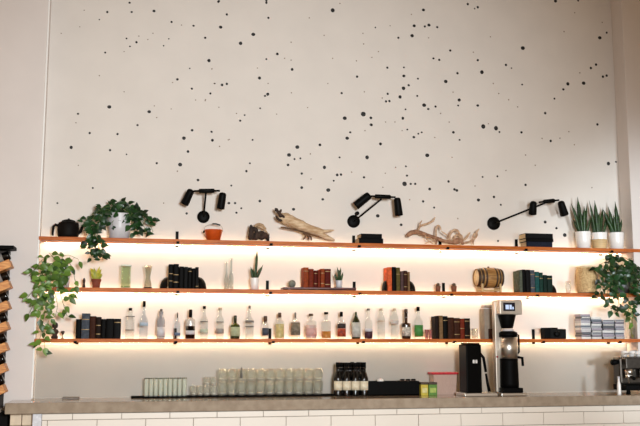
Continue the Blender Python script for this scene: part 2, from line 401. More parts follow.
book_row([(387.6, 391.9, 267.3, 'orange', 'bright orange book', None), (392.2, 396, 267, 'black', 'black book', None), (396.3, 400.2, 267.6, 'olive', 'olive brown book', (.7,)),
          (400.5, 403.6, 271.3, 'plum', 'dull plum book', None), (403.9, 407.4, 270.8, 'brown', 'brown book', (.2, .8)), (407.7, 410, 272, 'tan', 'thin tan book', None)],
         ZM, 'mixed books beside the orange one', ('standing', 'in row with the orange spine'), 289)
book_row([(519.6, 522.6, 270.5, 'sage', 'sage grey book', None), (522.9, 526, 269.6, 'black', 'black book', None), (526.3, 530.4, 269.8, 'charcoal', 'charcoal book', None), (530.7, 535, 270.2, 'slate', 'blue grey book', (.2, .8)),
          (535.3, 539.5, 271.8, 'teal', 'teal book', (.75,)), (539.8, 543.2, 272.6, 'green', 'deep green book', (.7,)), (543.5, 547.2, 275, 'dark_green', 'dark green book', None), (547.5, 552.6, 275.6, 'dark_green', 'wide dark green book', (.8,))],
         ZM, 'green and black books right of the barrel', ('standing', 'in the green row beside the barrel'), 292)
book_row([(75.4, 80.6, 319.2, 'black', 'short black book', None), (81, 89, 313.4, 'slate', 'thick blue grey leather book', (.35, .75)), (89.3, 95.2, 316.2, 'brown', 'dark brown book', None),
          (95.5, 100.5, 317, 'dark_brown', 'dark brown leather book', (.2, .6)), (100.8, 105.4, 319, 'black', 'black book', None), (105.7, 113.4, 318.6, 'black', 'thick black book', None), (113.7, 120.4, 318.8, 'charcoal', 'charcoal leather book', (.8,))],
         ZB, 'black books by the trailing plant', ('standing', 'in dark row before bottles'), 339)
book_row([(435.6, 439, 316.3, 'dark_brown', 'dark brown book', None), (439.3, 443, 315.6, 'tan', 'tan brown book', None), (443.3, 447.8, 316.2, 'black', 'near black book', (.8,)), (448, 454, 317.4, 'brown', 'brown leather book', None),
          (454.3, 460, 318, 'brown', 'brown leather book', (.2, .8)), (460.3, 464.6, 318.6, 'red_brown', 'red brown book', (.5,)), (464.9, 470.3, 318.4, 'dark_brown', 'dark brown leather book', (.15, .85))],
         ZB, 'brown books beside the coffee grinder', ('standing', 'in brown row above the grinder'), 338)
# flat books on the top shelf
def flat_book(u0, u1, v0, v1, z, c, label, group, Y0=-.215, dep=.15):
    x0 = X(u0, Y0, z); x1 = X(u1, Y0, z); h = abs(at(u0, v0, Y0).z-at(u0, v1, Y0).z)
    w = x1-x0; b = MB().box(-w/2, w/2, 0, dep, 0, .0035).box(-w/2, w/2, 0, dep, h-.0035, h).box(-w/2, w/2, 0, .004, 0, h)
    o = b.build('book', cover(c), bevel=.0008); o.location = ((x0+x1)/2, Y0, z); tag(o, label, 'book', group)
    MB().box(-w/2+.004, w/2-.004, .004, dep-.003, .0036, h-.0036).build('pages', M_page, o)
    return z+h
z = ZT
z = flat_book(526.5, 552.5, 247, 241.5, z, 'navy', 'dark book lying flat, lowest of the stack beside the snake plants', 'flat books near snake plants')
z = flat_book(526, 553.5, 241.5, 238.3, z, 'black', 'black book lying flat, middle of the stack beside the snake plants', 'flat books near snake plants')
z = flat_book(525.5, 553, 238, 233, z, 'charcoal', 'charcoal book lying flat, top of the stack beside the snake plants', 'flat books near snake plants')
z = ZT
z = flat_book(359, 383.3, 243.3, 238, z, 'black', 'black book lying flat under another, below the second wall lamp', 'flat black books under the lamp')
z = flat_book(361, 382, 238, 233.5, z, 'black', 'smaller black book lying on top of another below the second wall lamp', 'flat black books under the lamp')

# --- bookends: half geodes
def geode(u0, u1, v, z, flat_right, label, c=(18, 16, 16)):
    x0 = X(u0, -.2, z)-.002; x1 = X(u1, -.2, z)+.002; w = x1-x0; h = at(u0, v, YS).z-z
    if flat_right: x1 -= .004; x0 -= .004
    else: x0 += .002
    pts = [(0, 0)]+[(-w*math.cos(a), h*math.sin(a)) for a in [PI/2*i/8 for i in range(9)]]
    b = MB(); n = 9; vs = []; 
    # quarter ellipsoid: arc profile swept in depth
    m = 8
    for j in range(m+1):
        q = PI*j/m; yy = -.06*math.cos(q); s = max(.05, math.sin(q))**.6
        for (px, pz) in pts: vs.append((px*s, yy, pz*s))
    k = len(pts); fs = []
    for j in range(m):
        for i in range(k): fs.append((j*k+i, j*k+(i+1) % k, (j+1)*k+(i+1) % k, (j+1)*k+i))
    fs.append(tuple(range(k))); fs.append(tuple(m*k+i for i in reversed(range(k))))
    if not flat_right: vs = [(-x, y, zz) for x, y, zz in vs]; fs = [tuple(reversed(f)) for f in fs]
    o = b.add(vs, fs, True).build('geode_bookend', mat('dark_polished_agate', c, .4, var=.3, scale=25, spec=.15))
    o.location = (x1 if flat_right else x0, YS, z)
    return tag(o, label, 'bookend', 'dark rounded stone bookends')
geode(160.3, 167.8, 277, ZM, True, 'dark rounded stone bookend before the first tall black book')
geode(198.9, 206.5, 277, ZM, False, 'dark rounded stone bookend after the last of the black books')
geode(384.5, 387.4, 280.5, ZM, True, 'dark rounded stone bookend against the bright orange book')
geode(410.3, 416.8, 280.5, ZM, False, 'dark rounded stone bookend against the thin tan book', (52, 52, 54))
geode(553, 558.5, 284, ZM, False, 'small dark stone bookend against the wide dark green book')

# --- plants
def pot(root, r0, r1, h, m, name='pot', rim=True):
    p = [(r0, 0), (r0+(r1-r0)*.5, h*.5), (r1, h-.004), (r1, h)]
    b = MB().lathe([(.0004, 0)]+p+[(r1-.005, h), (r1-.007, h*.8), (.0004, h*.8)], 28)
    o = b.build(name, m, root)
    MB().solid([(r1-.0075, h*.8+.0005), (r1-.0075, h*.86)], 20).build('soil', M_soil, root)
    return o
def snake_plant(u, vb, rw, vt, blades, label, m, two=False, z=ZT, Y=YS, group='snake plants'):
    t = thing('snake_plant', label, 'plant', base(u, z, Y), group); o = t.location
    r = wid(rw/2, u, Y); h = at(u, vt, Y).z-z
    p = pot(t, r*.84, r, h, m)
    if two:
        MB().lathe([(r*.84+.0012, .0005), (r*.93+.0012, h*.5), (r*.945+.0012, h*.58), (r*.93, h*.58), (r*.83, .0005)], 28).build('wooden_sleeve', M_lightwood, t)
    b = MB()
    for (du, tu, tv, w) in blades:
        q = R.uniform(-.03, .03)
        tip = at(tu, tv, Y+q)-o
        bx = max(-r*.6, min(r*.6, wid(du, u, Y)))
        b.blade((bx, q*.4, h*.84), tip, wid(w, u, Y), Vector((R.uniform(-.01, .01)+(tip.x-bx)*-.15, 0, 0)), (R.uniform(-.4, .4), -1, 0))
    b.build('foliage', M_snake, t)
    return t
snake_plant(583.5, 249, 14.5, 232, [(-3, 571, 203, 4), (-1, 577.5, 196.5, 4.5), (1, 584, 206, 4.5), (3, 591, 216, 3.5), (-2, 573, 219, 3.5), (2, 587, 203, 3), (0, 580, 209, 4)], 'snake plant in plain white pot nearest the stacked flat books', M_white)
snake_plant(599.5, 249, 15, 233, [(-3, 589, 200, 3.5), (-1, 594.5, 200, 4), (2, 603, 207, 4), (4, 608, 214, 3.5), (-4, 592, 214, 4), (0, 599, 212, 4)], 'snake plant in white pot with pale wooden sleeve, middle of the three', M_white, True)
snake_plant(616.5, 249, 14.5, 233, [(-3, 603, 209, 4.5), (-2, 608, 206, 4.5), (2, 615, 201, 4), (3, 622, 219, 3), (0, 613, 214, 4), (2, 619, 213, 3.5), (-1, 605, 216, 4)], 'snake plant in plain white pot farthest from the flat books', M_white)
snake_plant(254.6, 290, 9.3, 278, [(0, 256.8, 249.5, 1.6), (0, 257.6, 250.5, 3.2), (-2, 250.6, 266.5, 3), (2, 263.2, 264.5, 2.6), (1, 260.5, 268, 3), (-1, 253, 268, 3)], 'small spiky plant in white pot on the middle shelf', M_white, z=ZM, group='small potted plants')
snake_plant(339, 289, 7, 280.5, [(0, 337, 266.5, 2.6), (0, 341, 267, 2.6), (-2, 334.5, 273, 2.6), (2, 343, 272, 2.6), (0, 339, 270, 3), (1, 342, 275, 2.5)], 'tiny succulent in grey pot on the dark red tray', M_paleg, z=ZM+.0262, group='small potted plants')

def foliage(t, vines, m, dens=.032, size=(.05, .075), stem=M_vine, spread=1.0, seed=1, ydrop=0, gather=.05):
    rr = random.Random(seed); o = t.location; b = MB(); s = MB()
    for path in vines:
        P = [at(u, v, Y)-o for u, v, Y in path]
        # resample
        pts = []
        for i in range(len(P)-1):
            L = (P[i+1]-P[i]).length; n = max(2, int(L/.02))
            for k in range(n): pts.append(P[i].lerp(P[i+1], k/n))
        pts.append(P[-1])
        for _ in range(3): pts = [pts[0]]+[(pts[i-1]+pts[i]*2+pts[i+1])/4 for i in range(1, len(pts)-1)]+[pts[-1]]
        s.tube(pts, .0022, 5)
        acc = 0
        for i in range(1, len(pts)):
            acc += (pts[i]-pts[i-1]).length
            if acc >= dens or i == len(pts)-1:
                acc = 0; c = pts[i]
                ang = rr.uniform(0, 2*PI)
                d = Vector((math.cos(ang)*.9, -rr.uniform(.0, .45), math.sin(ang)*.55-.45))
                nn = Vector((rr.uniform(-.5, .5), -1, rr.uniform(0, .9)))
                ln = rr.uniform(*size)
                st = c+d.normalized()*rr.uniform(.008, .03)*spread
                if max(c.y, st.y+d.normalized().y*ln) > -.012-o.y: continue
                s.tube([c, st], .0012, 4)
                b.leaf(st, d, nn, ln, ln*rr.uniform(.62, .85), rr.uniform(.1, .45))
    b.build('foliage', m, t); s.build('vine', stem, t)
FY = -.30
# pothos on the top shelf
t = thing('trailing_pothos', 'dark green trailing pothos in pale grey pot on the top shelf', 'plant', base(119, ZT, -.135))
r = wid(12, 119); pot(t, r*.86, r, at(119, 214, -.135).z-ZT, M_paleg)
v = [[(119, 215, -.14), (112, 206, -.15), (103, 207, -.2), (95, 214, -.24), (90, 228, FY), (88, 245, FY), (93, 257, FY)],
     [(115, 214, -.16), (106, 208, -.22), (99, 222, FY), (96, 238, FY), (100, 251, FY), (103, 260, FY)],
     [(118, 214, -.13), (110, 204, -.13), (107, 200, -.14)],
     [(118, 214, -.12), (118, 204, -.13), (125, 202, -.14)], [(120, 214, -.12), (130, 204, -.16), (136, 206, -.18)],
     [(122, 214, -.13), (135, 207, -.18), (146, 216, -.2), (152, 219, -.2)],
     [(123, 214, -.12), (136, 210, -.2), (143, 222, -.21), (146, 234, -.2)], [(123, 214, -.12), (133, 212, -.21), (137, 224, -.21), (140, 233, -.21)],
     [(122, 214, -.14), (140, 213, -.14), (151, 226, -.13), (153, 232, -.13)], [(120, 214, -.14), (128, 210, -.22), (132, 222, -.215), (134, 231, -.21)],
     [(112, 214, -.13), (98, 210, -.15), (87, 218, -.2), (85, 222, -.21)], [(116, 213, -.1), (112, 206, -.1), (122, 203, -.1), (132, 208, -.1)],
     [(119, 213, -.19), (116, 217, -.222), (112, 223, -.225)], [(120, 213, -.19), (122, 217, -.222), (125, 219, -.222)],
     [(113, 214, -.16), (101, 216, -.24), (95, 232, FY), (91, 250, FY)], [(112, 213, -.13), (108, 209, -.2), (101, 213, -.22), (92, 226, FY), (98, 246, FY), (104, 256, FY)]]
foliage(t, v, M_leafd, .017, (.045, .075), seed=3)
# big trailing plant on the middle shelf, by the left wall
t = thing('trailing_plant', 'bushy green trailing plant in pale pot at the wall end of the middle shelf', 'plant', base(62, ZM, -.15))
r = wid(8.5, 62); pot(t, r*.82, r, at(62, 268, -.15).z-ZM, M_paleg)
v = [[(60, 268, -.16), (55, 257, -.18), (48, 255, -.22), (40, 262, -.27), (33, 272, -.32)],
     [(60, 268, -.16), (62, 256, -.16), (68, 254, -.18), (75, 258, -.2), (78, 259, -.22)],
     [(58, 268, -.16), (50, 262, -.22), (45, 275, FY), (44, 295, FY), (40, 312, FY)],
     [(58, 268, -.17), (52, 265, -.24), (50, 280, FY), (52, 300, FY), (50, 318, FY), (45, 330, FY)],
     [(60, 268, -.17), (54, 270, -.25), (42, 280, FY), (34, 290, FY), (28, 297, FY)],
     [(58, 268, -.17), (46, 264, -.25), (36, 268, FY), (29, 276, FY)],
     [(60, 268, -.18), (58, 272, -.28), (58, 285, FY), (62, 300, FY), (67, 316, FY)],
     [(62, 268, -.17), (70, 262, -.22), (74, 274, FY), (76, 288, FY), (78, 294, FY)],
     [(62, 268, -.17), (66, 266, -.26), (66, 284, FY), (69, 297, FY)],
     [(60, 268, -.15), (56, 259, -.15), (60, 254, -.15)], [(60, 268, -.15), (52, 256, -.18), (49, 253, -.18)],
     [(58, 268, -.18), (50, 270, -.28), (47, 285, FY), (46, 302, FY), (44, 318, FY), (41, 334, FY), (38, 345, FY)],
     [(58, 268, -.2), (48, 268, -.28), (40, 284, FY), (36, 300, FY), (30, 312, FY)],
     [(57, 268, -.2), (53, 272, -.29), (54, 290, FY), (58, 306, FY), (55, 317, FY)],
     [(57, 268, -.2), (50, 274, -.29), (42, 292, FY), (38, 306, FY), (41, 322, FY), (44, 338, FY), (45, 352, FY)],
     [(57, 268, -.2), (52, 262, -.24), (43, 268, -.29), (42, 282, FY), (49, 294, FY), (47, 308, FY)]]
foliage(t, v, M_leafy, .028, (.05, .08), seed=5)
# plant at the far end of the middle shelf
t = thing('trailing_ivy', 'large dark trailing plant in grey pot at the snake plant end of middle shelf', 'plant', base(621, ZM, -.13))
r = wid(9, 621); pot(t, r*.85, r, at(621, 279, -.13).z-ZM, mat('dark_grey_ceramic', (92, 92, 90), .4))
v = [[(621, 280, -.15), (615, 266, -.2), (604, 262, -.25), (597, 267, -.3), (600, 278, FY)],
     [(621, 280, -.15), (618, 260, -.16), (611, 257, -.18), (602, 260, -.2)],
     [(621, 280, -.15), (624, 262, -.16), (630, 257, -.18), (637, 262, -.2), (641, 272, -.22)],
     [(622, 280, -.15), (630, 268, -.22), (637, 278, FY), (638, 292, FY), (634, 304, FY)],
     [(620, 280, -.17), (612, 272, -.27), (608, 284, FY), (607, 298, FY), (612, 312, FY)],
     [(622, 280, -.17), (622, 268, -.25), (626, 276, -.28), (628, 285, -.3)],
     [(622, 280, -.17), (618, 272, -.28), (617, 285, FY), (619, 300, FY), (617, 310, FY)],
     [(622, 280, -.17), (612, 264, -.24), (606, 270, -.28), (602, 283, FY), (598, 297, FY)],
     [(622, 280, -.17), (632, 270, -.27), (631, 286, FY), (628, 300, FY), (632, 316, FY)],
     [(622, 280, -.17), (616, 262, -.24), (623, 256, -.22), (632, 262, -.26), (633, 274, -.29)],
     [(622, 280, -.17), (627, 264, -.24), (621, 266, -.27), (612, 278, -.3), (613, 290, FY)],
     [(622, 280, -.17), (634, 264, -.24), (645, 270, -.27), (646, 290, FY), (641, 302, FY)]]
foliage(t, v, M_leafd, .017, (.05, .08), seed=9)
# reed like plant on the bottom shelf end
t = thing('reed_plant', 'pale yellow green reed plant in clear vase at the end of lowest shelf', 'plant', base(634, ZB, -.13))
MB().lathe([(.0004, 0), (.045, 0), (.05, .05), (.046, .11), (.043, .11), (.046, .05), (.04, .006), (.0004, .006)], 24).build('vase', G_clear, t)
b = MB(); o = t.location
for i, (u, vv) in enumerate([(629, 302), (632, 299), (635, 301), (638, 303), (641, 305)]):
    b.tube([(R.uniform(-.02, .02), R.uniform(-.02, .02), .01), (at(u, 320, -.13)-o), (at(u, vv, -.13)-o)], [.006, .006, .004], 7)
b.build('stem', mat('reed_stem', (196, 190, 120), .5, var=.15), t)
foliage(t, [[(630, 318, -.13), (628, 308, -.15), (626, 302, -.16)], [(636, 316, -.13), (638, 306, -.15), (642, 303, -.16)], [(633, 325, -.14), (630, 316, -.17)]], M_leafy, .04, (.05, .07), seed=2)
# yellow plant in terracotta
t = thing('potted_plant', 'small yellow green plant in terracotta pot on middle shelf', 'plant', base(96, ZM), 'small potted plants')
r = wid(4.6, 96); h = hgt(96, 279, ZM); pot(t, r*.78, r, h*.8, M_terra)
MB().lathe([(r+.0005, h*.74), (r+.004, h*.74), (r+.004, h), (r-.004, h), (r-.004, h*.8), (r+.0005, h*.8)], 28, closed=True).build('pot_rim', M_terra, t)
b = MB(); o = t.location
for i in range(26):
    a = R.uniform(0, 2*PI); q = R.uniform(.2, 1)
    b.leaf((math.cos(a)*.012, math.sin(a)*.012, h*.75+R.uniform(0, .06)), (math.cos(a)*.5, math.sin(a)*.4, R.uniform(.6, 1.6)), (0, -1, .4), R.uniform(.05, .09), .026, .3)
b.build('foliage', M_yell, t)
# two tiny pots with succulents
def tiny(u, label):
    t = thing('potted_succulent', label, 'plant', base(u, ZM), 'tiny brown succulent pots')
    h = hgt(u, 286, ZM); r = wid(2.7, u)
    pot(t, r*.8, r, h, mat('brown_clay', (120, 76, 52), .75))
    b = MB()
    for k in range(22):
        a = k*2.4; e = .2+1.1*k/22
        d = Vector((math.cos(a)*math.cos(e), math.sin(a)*math.cos(e), math.sin(e)))
        b.blade((d.x*.006, d.y*.006, h*.9), Vector((d.x*.028, d.y*.028, h*.9+.012+d.z*.028)), .014, (0, 0, 0), (d.x*-.5, d.y*-.5, 1), 4)
    b.build('rosette', mat('brown_succulent', (104, 84, 62), .6, var=.2), t)
tiny(438, 'tiny brown succulent pot nearer the books with the orange spine')
tiny(454, 'tiny brown succulent pot nearer the small barrel')
# ------------------------------------------------------------------ top shelf objects
def rel(t): return lambda u, v, Y=YS: at(u, v, Y)-t.location
# cast iron kettle
t = thing('kettle', 'black cast iron kettle at the wall end of the top shelf', 'kettle', base(68, ZT)); r = wid(11, 68)
h = hgt(68, 222, ZT)
lathe_part('body', [(r*.86, 0), (r*.98, h*.15), (r, h*.5), (r*.97, h*.82), (r*.9, h*.94), (r*.7, h)], M_iron, t, 32)
o = lathe_part('lid', [(r*.68, h), (r*.6, h+.012), (r*.3, h+.022), (.012, h+.024)], M_iron, t, 32)
MB().solid([(.006, h+.024), (.010, h+.027), (.009, h+.031), (.004, h+.033)], 14).build('knob', M_iron, o)
MB().tube([(-r*.9, 0, h*.75), (-r*1.2, 0, h*.82), (-r*1.36, 0, h*.7), (-r*1.42, 0, h*.3), (-r*1.38, 0, .02)], [.012, .013, .012, .01, .008], 10).build('handle', M_iron, t)
MB().tube([(r*.9, 0, h*.35), (r*1.15, 0, h*.45), (r*1.28, 0, h*.72), (r*1.36, 0, h*.8)], [.02, .014, .011, .012], 10).build('spout', M_iron, t)
# orange pail
t = thing('pail', 'small orange pail with black wire handle under the first wall lamp', 'pail', base(213.3, ZT)); q = rel(t)
r = wid(9.3, 213); h = hgt(213, 230.5, ZT)
MB().lathe([(.0004, 0), (r*.72, 0), (r, h), (r+.003, h+.004), (r-.003, h+.004), (r*.7, .006), (.0004, .006)], 28).build('bucket', M_orange, t)
MB().tube([(-r, 0, h*.9), (-r*.98, 0, h+.03), (-r*.4, 0, h+.058), (.012, 0, h+.064)], .0022, 6).tube([(.012, 0, h+.064), (r*.75, 0, h+.052), (r, 0, h+.02), (r, 0, h*.9)], .0022, 6).build('handle_wire', mat('pale_wire', (190, 176, 160), .4, metal=.6), t)
MB().tube([(-r*.12, 0, h+.063), (r*.25, 0, h+.0635), (r*.72, 0, h+.052)], .0065, 8).build('grip', M_black, t)
MB().solid([(.012, 0), (.008, .012)], 10, Matrix.Translation((-r*.98, 0, h*.86)) @ Matrix.Rotation(-PI/2, 4, 'Y')).build('handle_lug', M_black, t)

def gnarl(b, pts, rad, n=10, seed=1, amp=.25, mi=0):
    rr = random.Random(seed); P = [Vector(p) for p in pts]; out = []; ra = []
    for i in range(len(P)-1):
        k = 4
        for j in range(k):
            t_ = j/k; out.append(P[i].lerp(P[i+1], t_)); ra.append((rad[i]*(1-t_)+rad[i+1]*t_))
    out.append(P[-1]); ra.append(rad[-1])
    for _ in range(2): out = [out[0]]+[(out[i-1]+out[i]*2+out[i+1])/4 for i in range(1, len(out)-1)]+[out[-1]]
    out = [p+Vector((rr.uniform(-1, 1), rr.uniform(-1, 1), rr.uniform(-1, 1)))*(amp*r_*.5) for p, r_ in zip(out, ra)]
    ra = [r_*rr.uniform(1-amp, 1+amp) for r_ in ra]
    b.tube([out[0]-(out[1]-out[0])*.4]+out+[out[-1]+(out[-1]-out[-2])*.4], [ra[0]*.45]+ra+[ra[-1]*.4], n, mi)
# dark gnarled root
t = thing('gnarled_root', 'dark gnarled root knot with pale top before the large driftwood', 'driftwood', base(259, ZT)); q = rel(t)
b = MB(); s = mpp(259, YS)
for i, p in enumerate([[(250, 239), (251.5, 231), (251, 225)], [(252, 238.6), (258, 236), (263, 238.4)], [(256, 239), (257, 232), (254, 227)], [(261, 238.5), (266, 234), (267.5, 238.6)], [(253, 236), (260, 232), (266, 236)], [(268, 239), (264, 235.5), (259, 238)]]):
    gnarl(b, [q(u, v, YS+R.uniform(-.03, .03)) for u, v in p], [2.3*s, 2.6*s, 1.5*s], 8, i, .35)
b.build('dark_root', M_driftd, t, sub=1)
b = MB()
gnarl(b, [q(254, 228), q(257, 224), q(262, 224.5), q(266, 229)], [1.1*s, 1.5*s, 1.4*s, .9*s], 8, 7, .3)
gnarl(b, [q(258, 226), q(264, 229), q(268, 234.5)], [1.6*s, 1.4*s, 1*s], 8, 9, .3)
b.build('pale_root', mat('pale_root', (196, 166, 132), .8, c2=(150, 120, 90), scale=30, bump=.3), t, sub=1)
# large driftwood
t = thing('driftwood_log', 'large pale driftwood log with dark broken head between first two wall lamps', 'driftwood', base(305, ZT)); q = rel(t)
s = mpp(305, YS); b = MB()
gnarl(b, [q(279, 216), q(286, 218.5), q(294, 222.5), q(304, 227), q(314, 230.5), q(323, 233.5)], [4.2*s, 5.8*s, 5.6*s, 5*s, 4.2*s, 3.8*s], 14, 3, .10)
gnarl(b, [q(318, 231), q(326, 231.2), q(333.5, 230.3)], [2.8*s, 1.7*s, .8*s], 10, 4, .12)
gnarl(b, [q(320, 234), q(327, 237.5), q(334, 240.2)], [3.4*s, 2.6*s, 1.3*s], 10, 5, .12)
b.build('log', M_drift, t, sub=1)
b = MB()
gnarl(b, [q(281.5, 227.2), q(290, 228.6), q(300, 230.5), q(312, 234.5), q(322, 237.3)], [.8*s, 1.1*s, 1.3*s, 1.5*s, 1.2*s], 8, 8, .2)
gnarl(b, [q(303, 232), q(306, 236), q(303.5, 239.3)], [1.2*s, 1.2*s, .7*s], 8, 9, .25); gnarl(b, [q(306, 234), q(309, 237), q(308, 240)], [1.2*s, 1.1*s, .7*s], 8, 10, .25)
gnarl(b, [q(307, 235), q(311, 236.5), q(311.5, 240.2)], [1.2*s, 1*s, .7*s], 8, 11, .25)
b.build('side_branch', mat('brown_driftwood', (122, 88, 60), .85, c2=(70, 48, 34), scale=20, bump=.4), t, sub=1)
b = MB()
gnarl(b, [q(275.5, 208.5, YS-.03), q(278, 212, YS-.04), q(282, 216.5, YS-.055)], [1.3*s, 2*s, 2.4*s], 8, 12, .35); gnarl(b, [q(281, 210), q(279, 214, YS-.03), q(284, 217, YS-.055)], [1.1*s, 1.7*s, 1.6*s], 8, 13, .35)
gnarl(b, [q(276, 216), q(278, 219.5, YS-.03), q(282, 221, YS-.03)], [.9*s, 1.3*s, 1.2*s], 8, 14, .3)
b.build('broken_head', M_driftd, t, sub=1)
# twisting branch
t = thing('driftwood_branch', 'thin twisting driftwood branch between the second and third wall lamps', 'driftwood', base(440, ZT)); q = rel(t)
s = mpp(440, YS); b = MB()
gnarl(b, [q(407.5, 236), q(411, 232.5), q(417, 231.3), q(424, 234), q(433, 237), q(442, 240.5), q(452, 242.5), q(458, 243)], [2.2*s, 2.5*s, 2.2*s, 1.9*s, 1.9*s, 1.9*s, 2.2*s, 1.8*s], 10, 2, .2)
gnarl(b, [q(436, 238), q(436.5, 241), q(436, 244.3)], [1.3*s, 1.3*s, 1*s], 8, 3, .2)
gnarl(b, [q(452, 242.5), q(458, 240), q(462, 241.5), q(463, 244.5)], [2*s, 2.4*s, 2*s, 1.5*s], 9, 21, .2)
b.build('main_branch', M_branch, t, sub=1)
b = MB()
for i, (p, w) in enumerate([([(418, 232), (420, 226), (424, 224.5), (428, 223.5), (433, 221), (435, 217.5)], .9), ([(420, 227), (420, 223), (422, 220.5)], .6), ([(436, 236), (436, 229), (437.5, 224.5), (440, 227), (441, 230)], .8),
        ([(450, 241), (449, 236), (452, 231), (456, 229.5), (459, 232), (460, 238)], 1.1), ([(454, 241), (455, 236), (459, 234), (462, 237), (461, 242)], 1.3), ([(458, 242), (464, 240), (468, 236), (470, 232.5)], .9),
        ([(462, 243), (470, 242), (474, 239), (477, 236), (476.5, 232), (479, 229)], 1.0), ([(474, 239), (472.5, 236), (474, 233.5)], .7), ([(474, 239.5), (473, 242), (473.5, 244.8)], .8), ([(425, 234.5), (426, 239), (430, 241.5), (433, 244)], .7), ([(440, 240), (430, 241), (425, 243.8)], .6), ([(448, 236), (444, 233), (441, 231)], .6)]):
    dy = R.uniform(-.05, .05)
    gnarl(b, [q(u, v, YS+dy*(j/len(p))) for j, (u, v) in enumerate(p)], [w*s*1.25]*(len(p)-1)+[w*s*.7], 7, 30+i, .22)
b.build('twig', mat('pale_twig', (214, 182, 152), .8, c2=(176, 138, 108), scale=30, bump=.3), t, sub=1)

# ------------------------------------------------------------------ wall lamps
def lamp(bu, bv, bar, heads, knob, label):
    p = at(bu, bv, -.02); t = thing('wall_lamp', label, 'lamp', (p.x, 0, p.z), 'black two headed wall lamps'); o = t.location
    q = lambda u, v, Y: at(u, v, Y)-o
    r = wid(6.3, bu, -.02); MR = Matrix.Rotation(PI/2, 4, 'X')
    MB().solid([(r, .001), (r, .022), (r*.94, .028), (r*.3, .03)], 32, MR).build('wall_plate', M_steel, t)
    if knob: MB().solid([(.02, .001), (.02, .04), (.014, .046)], 18, Matrix.Translation(q(knob[0], knob[1], 0)) @ MR).build('joint_knob', M_steel, t)
    YB = -.20
    a = q(bar[0], bar[1], YB); c = q(bar[2], bar[3], YB); m_ = (a+c)/2
    MB().tube([(0, -.028, 0), (0, -.05, 0), q(bar[4], bar[5], YB)], .009, 10).build('arm', M_steel, t)
    d = (c-a).normalized(); e = (c-a)*.2
    MB().tube([a-d*.05, c+d*.05], .009, 10).build('cross_rod', M_steel, t)
    MB().tube([a, a+d*.006, c-d*.006, c], [.017, .021, .021, .017], 16).build('bar_housing', M_steel, t)
    for (u0, v0, u1, v1, w0, w1, hy) in heads:
        A = q(u0, v0, YB-.0); B = q(u1, v1, YB+hy)
        dd = (B-A); L = dd.length; rot = dd.to_track_quat('Z', 'Y').to_matrix().to_4x4(); MM = Matrix.Translation(A) @ rot
        ra, rb = wid(w0/2, u0, YB), wid(w1/2, u0, YB)
        h_ = MB().lathe([(.0004, 0), (ra*.5, .001), (ra*.85, .008), (ra, .022), (rb, L*.9), (rb, L), (rb*.9, L), (rb*.88, L*.85), (.0004, L*.8)], 24, MM).build('lamp_head', M_steel, t)
        MB().solid([(rb*.8, L*.82), (rb*.8, L*.84)], 20, MM).build('lens', mat('lamp_lens', (120, 112, 104), .2), h_)
lamp(203.5, 216.8, (199, 191, 214.5, 190.8, 206, 191.5), [(191.5, 189.5, 184.5, 204, 7.5, 8.5, .06), (223, 192.5, 220.5, 209, 7.5, 8, .04)], None, 'black wall lamp with arm standing upright above the orange pail')
lamp(353.8, 221.3, (375, 196.3, 390.5, 197, 381.5, 199), [(370, 194.5, 355.5, 206, 8, 8.5, .05), (397, 197.6, 399, 215.5, 6.8, 8, .04)], (356.5, 213.8), 'black wall lamp with slanting arm above the flat black books')
lamp(494, 223.3, (543.5, 201.8, 554.5, 200.6, 545, 203), [(533.5, 201.3, 532.5, 214.3, 6.5, 7.5, .05), (560.5, 201.2, 564.5, 215, 6.5, 8, .04)], None, 'black wall lamp with long outstretched arm above the stacked flat books')

# ------------------------------------------------------------------ middle shelf objects
t = thing('pepper_mill', 'tiny dark wooden mill beside the terracotta pot', 'mill', base(83.8, ZM))
h = hgt(84, 278, ZM); lathe_part('body', [(.013, 0), (.014, .015), (.009, h*.45), (.012, h*.6)], M_driftd, t, 16)
lathe_part('cap', [(.011, h*.6), (.013, h*.72), (.010, h*.85), (.004, h)], M_driftd, t, 16)
t = thing('glass_jar', 'pale green glass jar with wide rim on the middle shelf', 'jar', base(125.5, ZM))
r = wid(5.2, 125); h = hgt(125, 265, ZM)
MB().lathe([(.0004, 0), (r*.9, 0), (r, .01), (r, h*.9), (r*1.02, h), (r*.98, h), (r*.94, h*.9), (r*.94, .012), (.0004, .01)], 28).build('glass_body', G_green, t)
MB().lathe([(r*1.01, h*.93), (r*1.06, h*.95), (r*1.06, h*.99), (r*1.01, h)], 28, closed=True).build('rim', mat('white_glass_rim', (226, 236, 226), .2), t)
MB().solid([(r*.88, .0105), (r*.9, .02)], 24).build('glass_foot', mat('green_glass_foot', (120, 150, 118), .2), t)
t = thing('hourglass_vase', 'waisted clear glass vase with dark base on the middle shelf', 'vase', base(147.8, ZM))
r = wid(4.4, 147); h = hgt(147, 265.5, ZM)
MB().lathe([(.0004, .014), (r*.9, .014), (r*.85, h*.2), (r*.5, h*.5), (r*.75, h*.75), (r, h), (r*.95, h), (r*.7, h*.75), (r*.45, h*.5), (r*.8, h*.2), (r*.8, .018), (.0004, .018)], 28).build('glass_body', glass('thick_clear_glass', (243, 244, 240), .6), t)
lathe_part('dark_base', [(r*.95, 0), (r*.95, .0135)], M_soft, t)
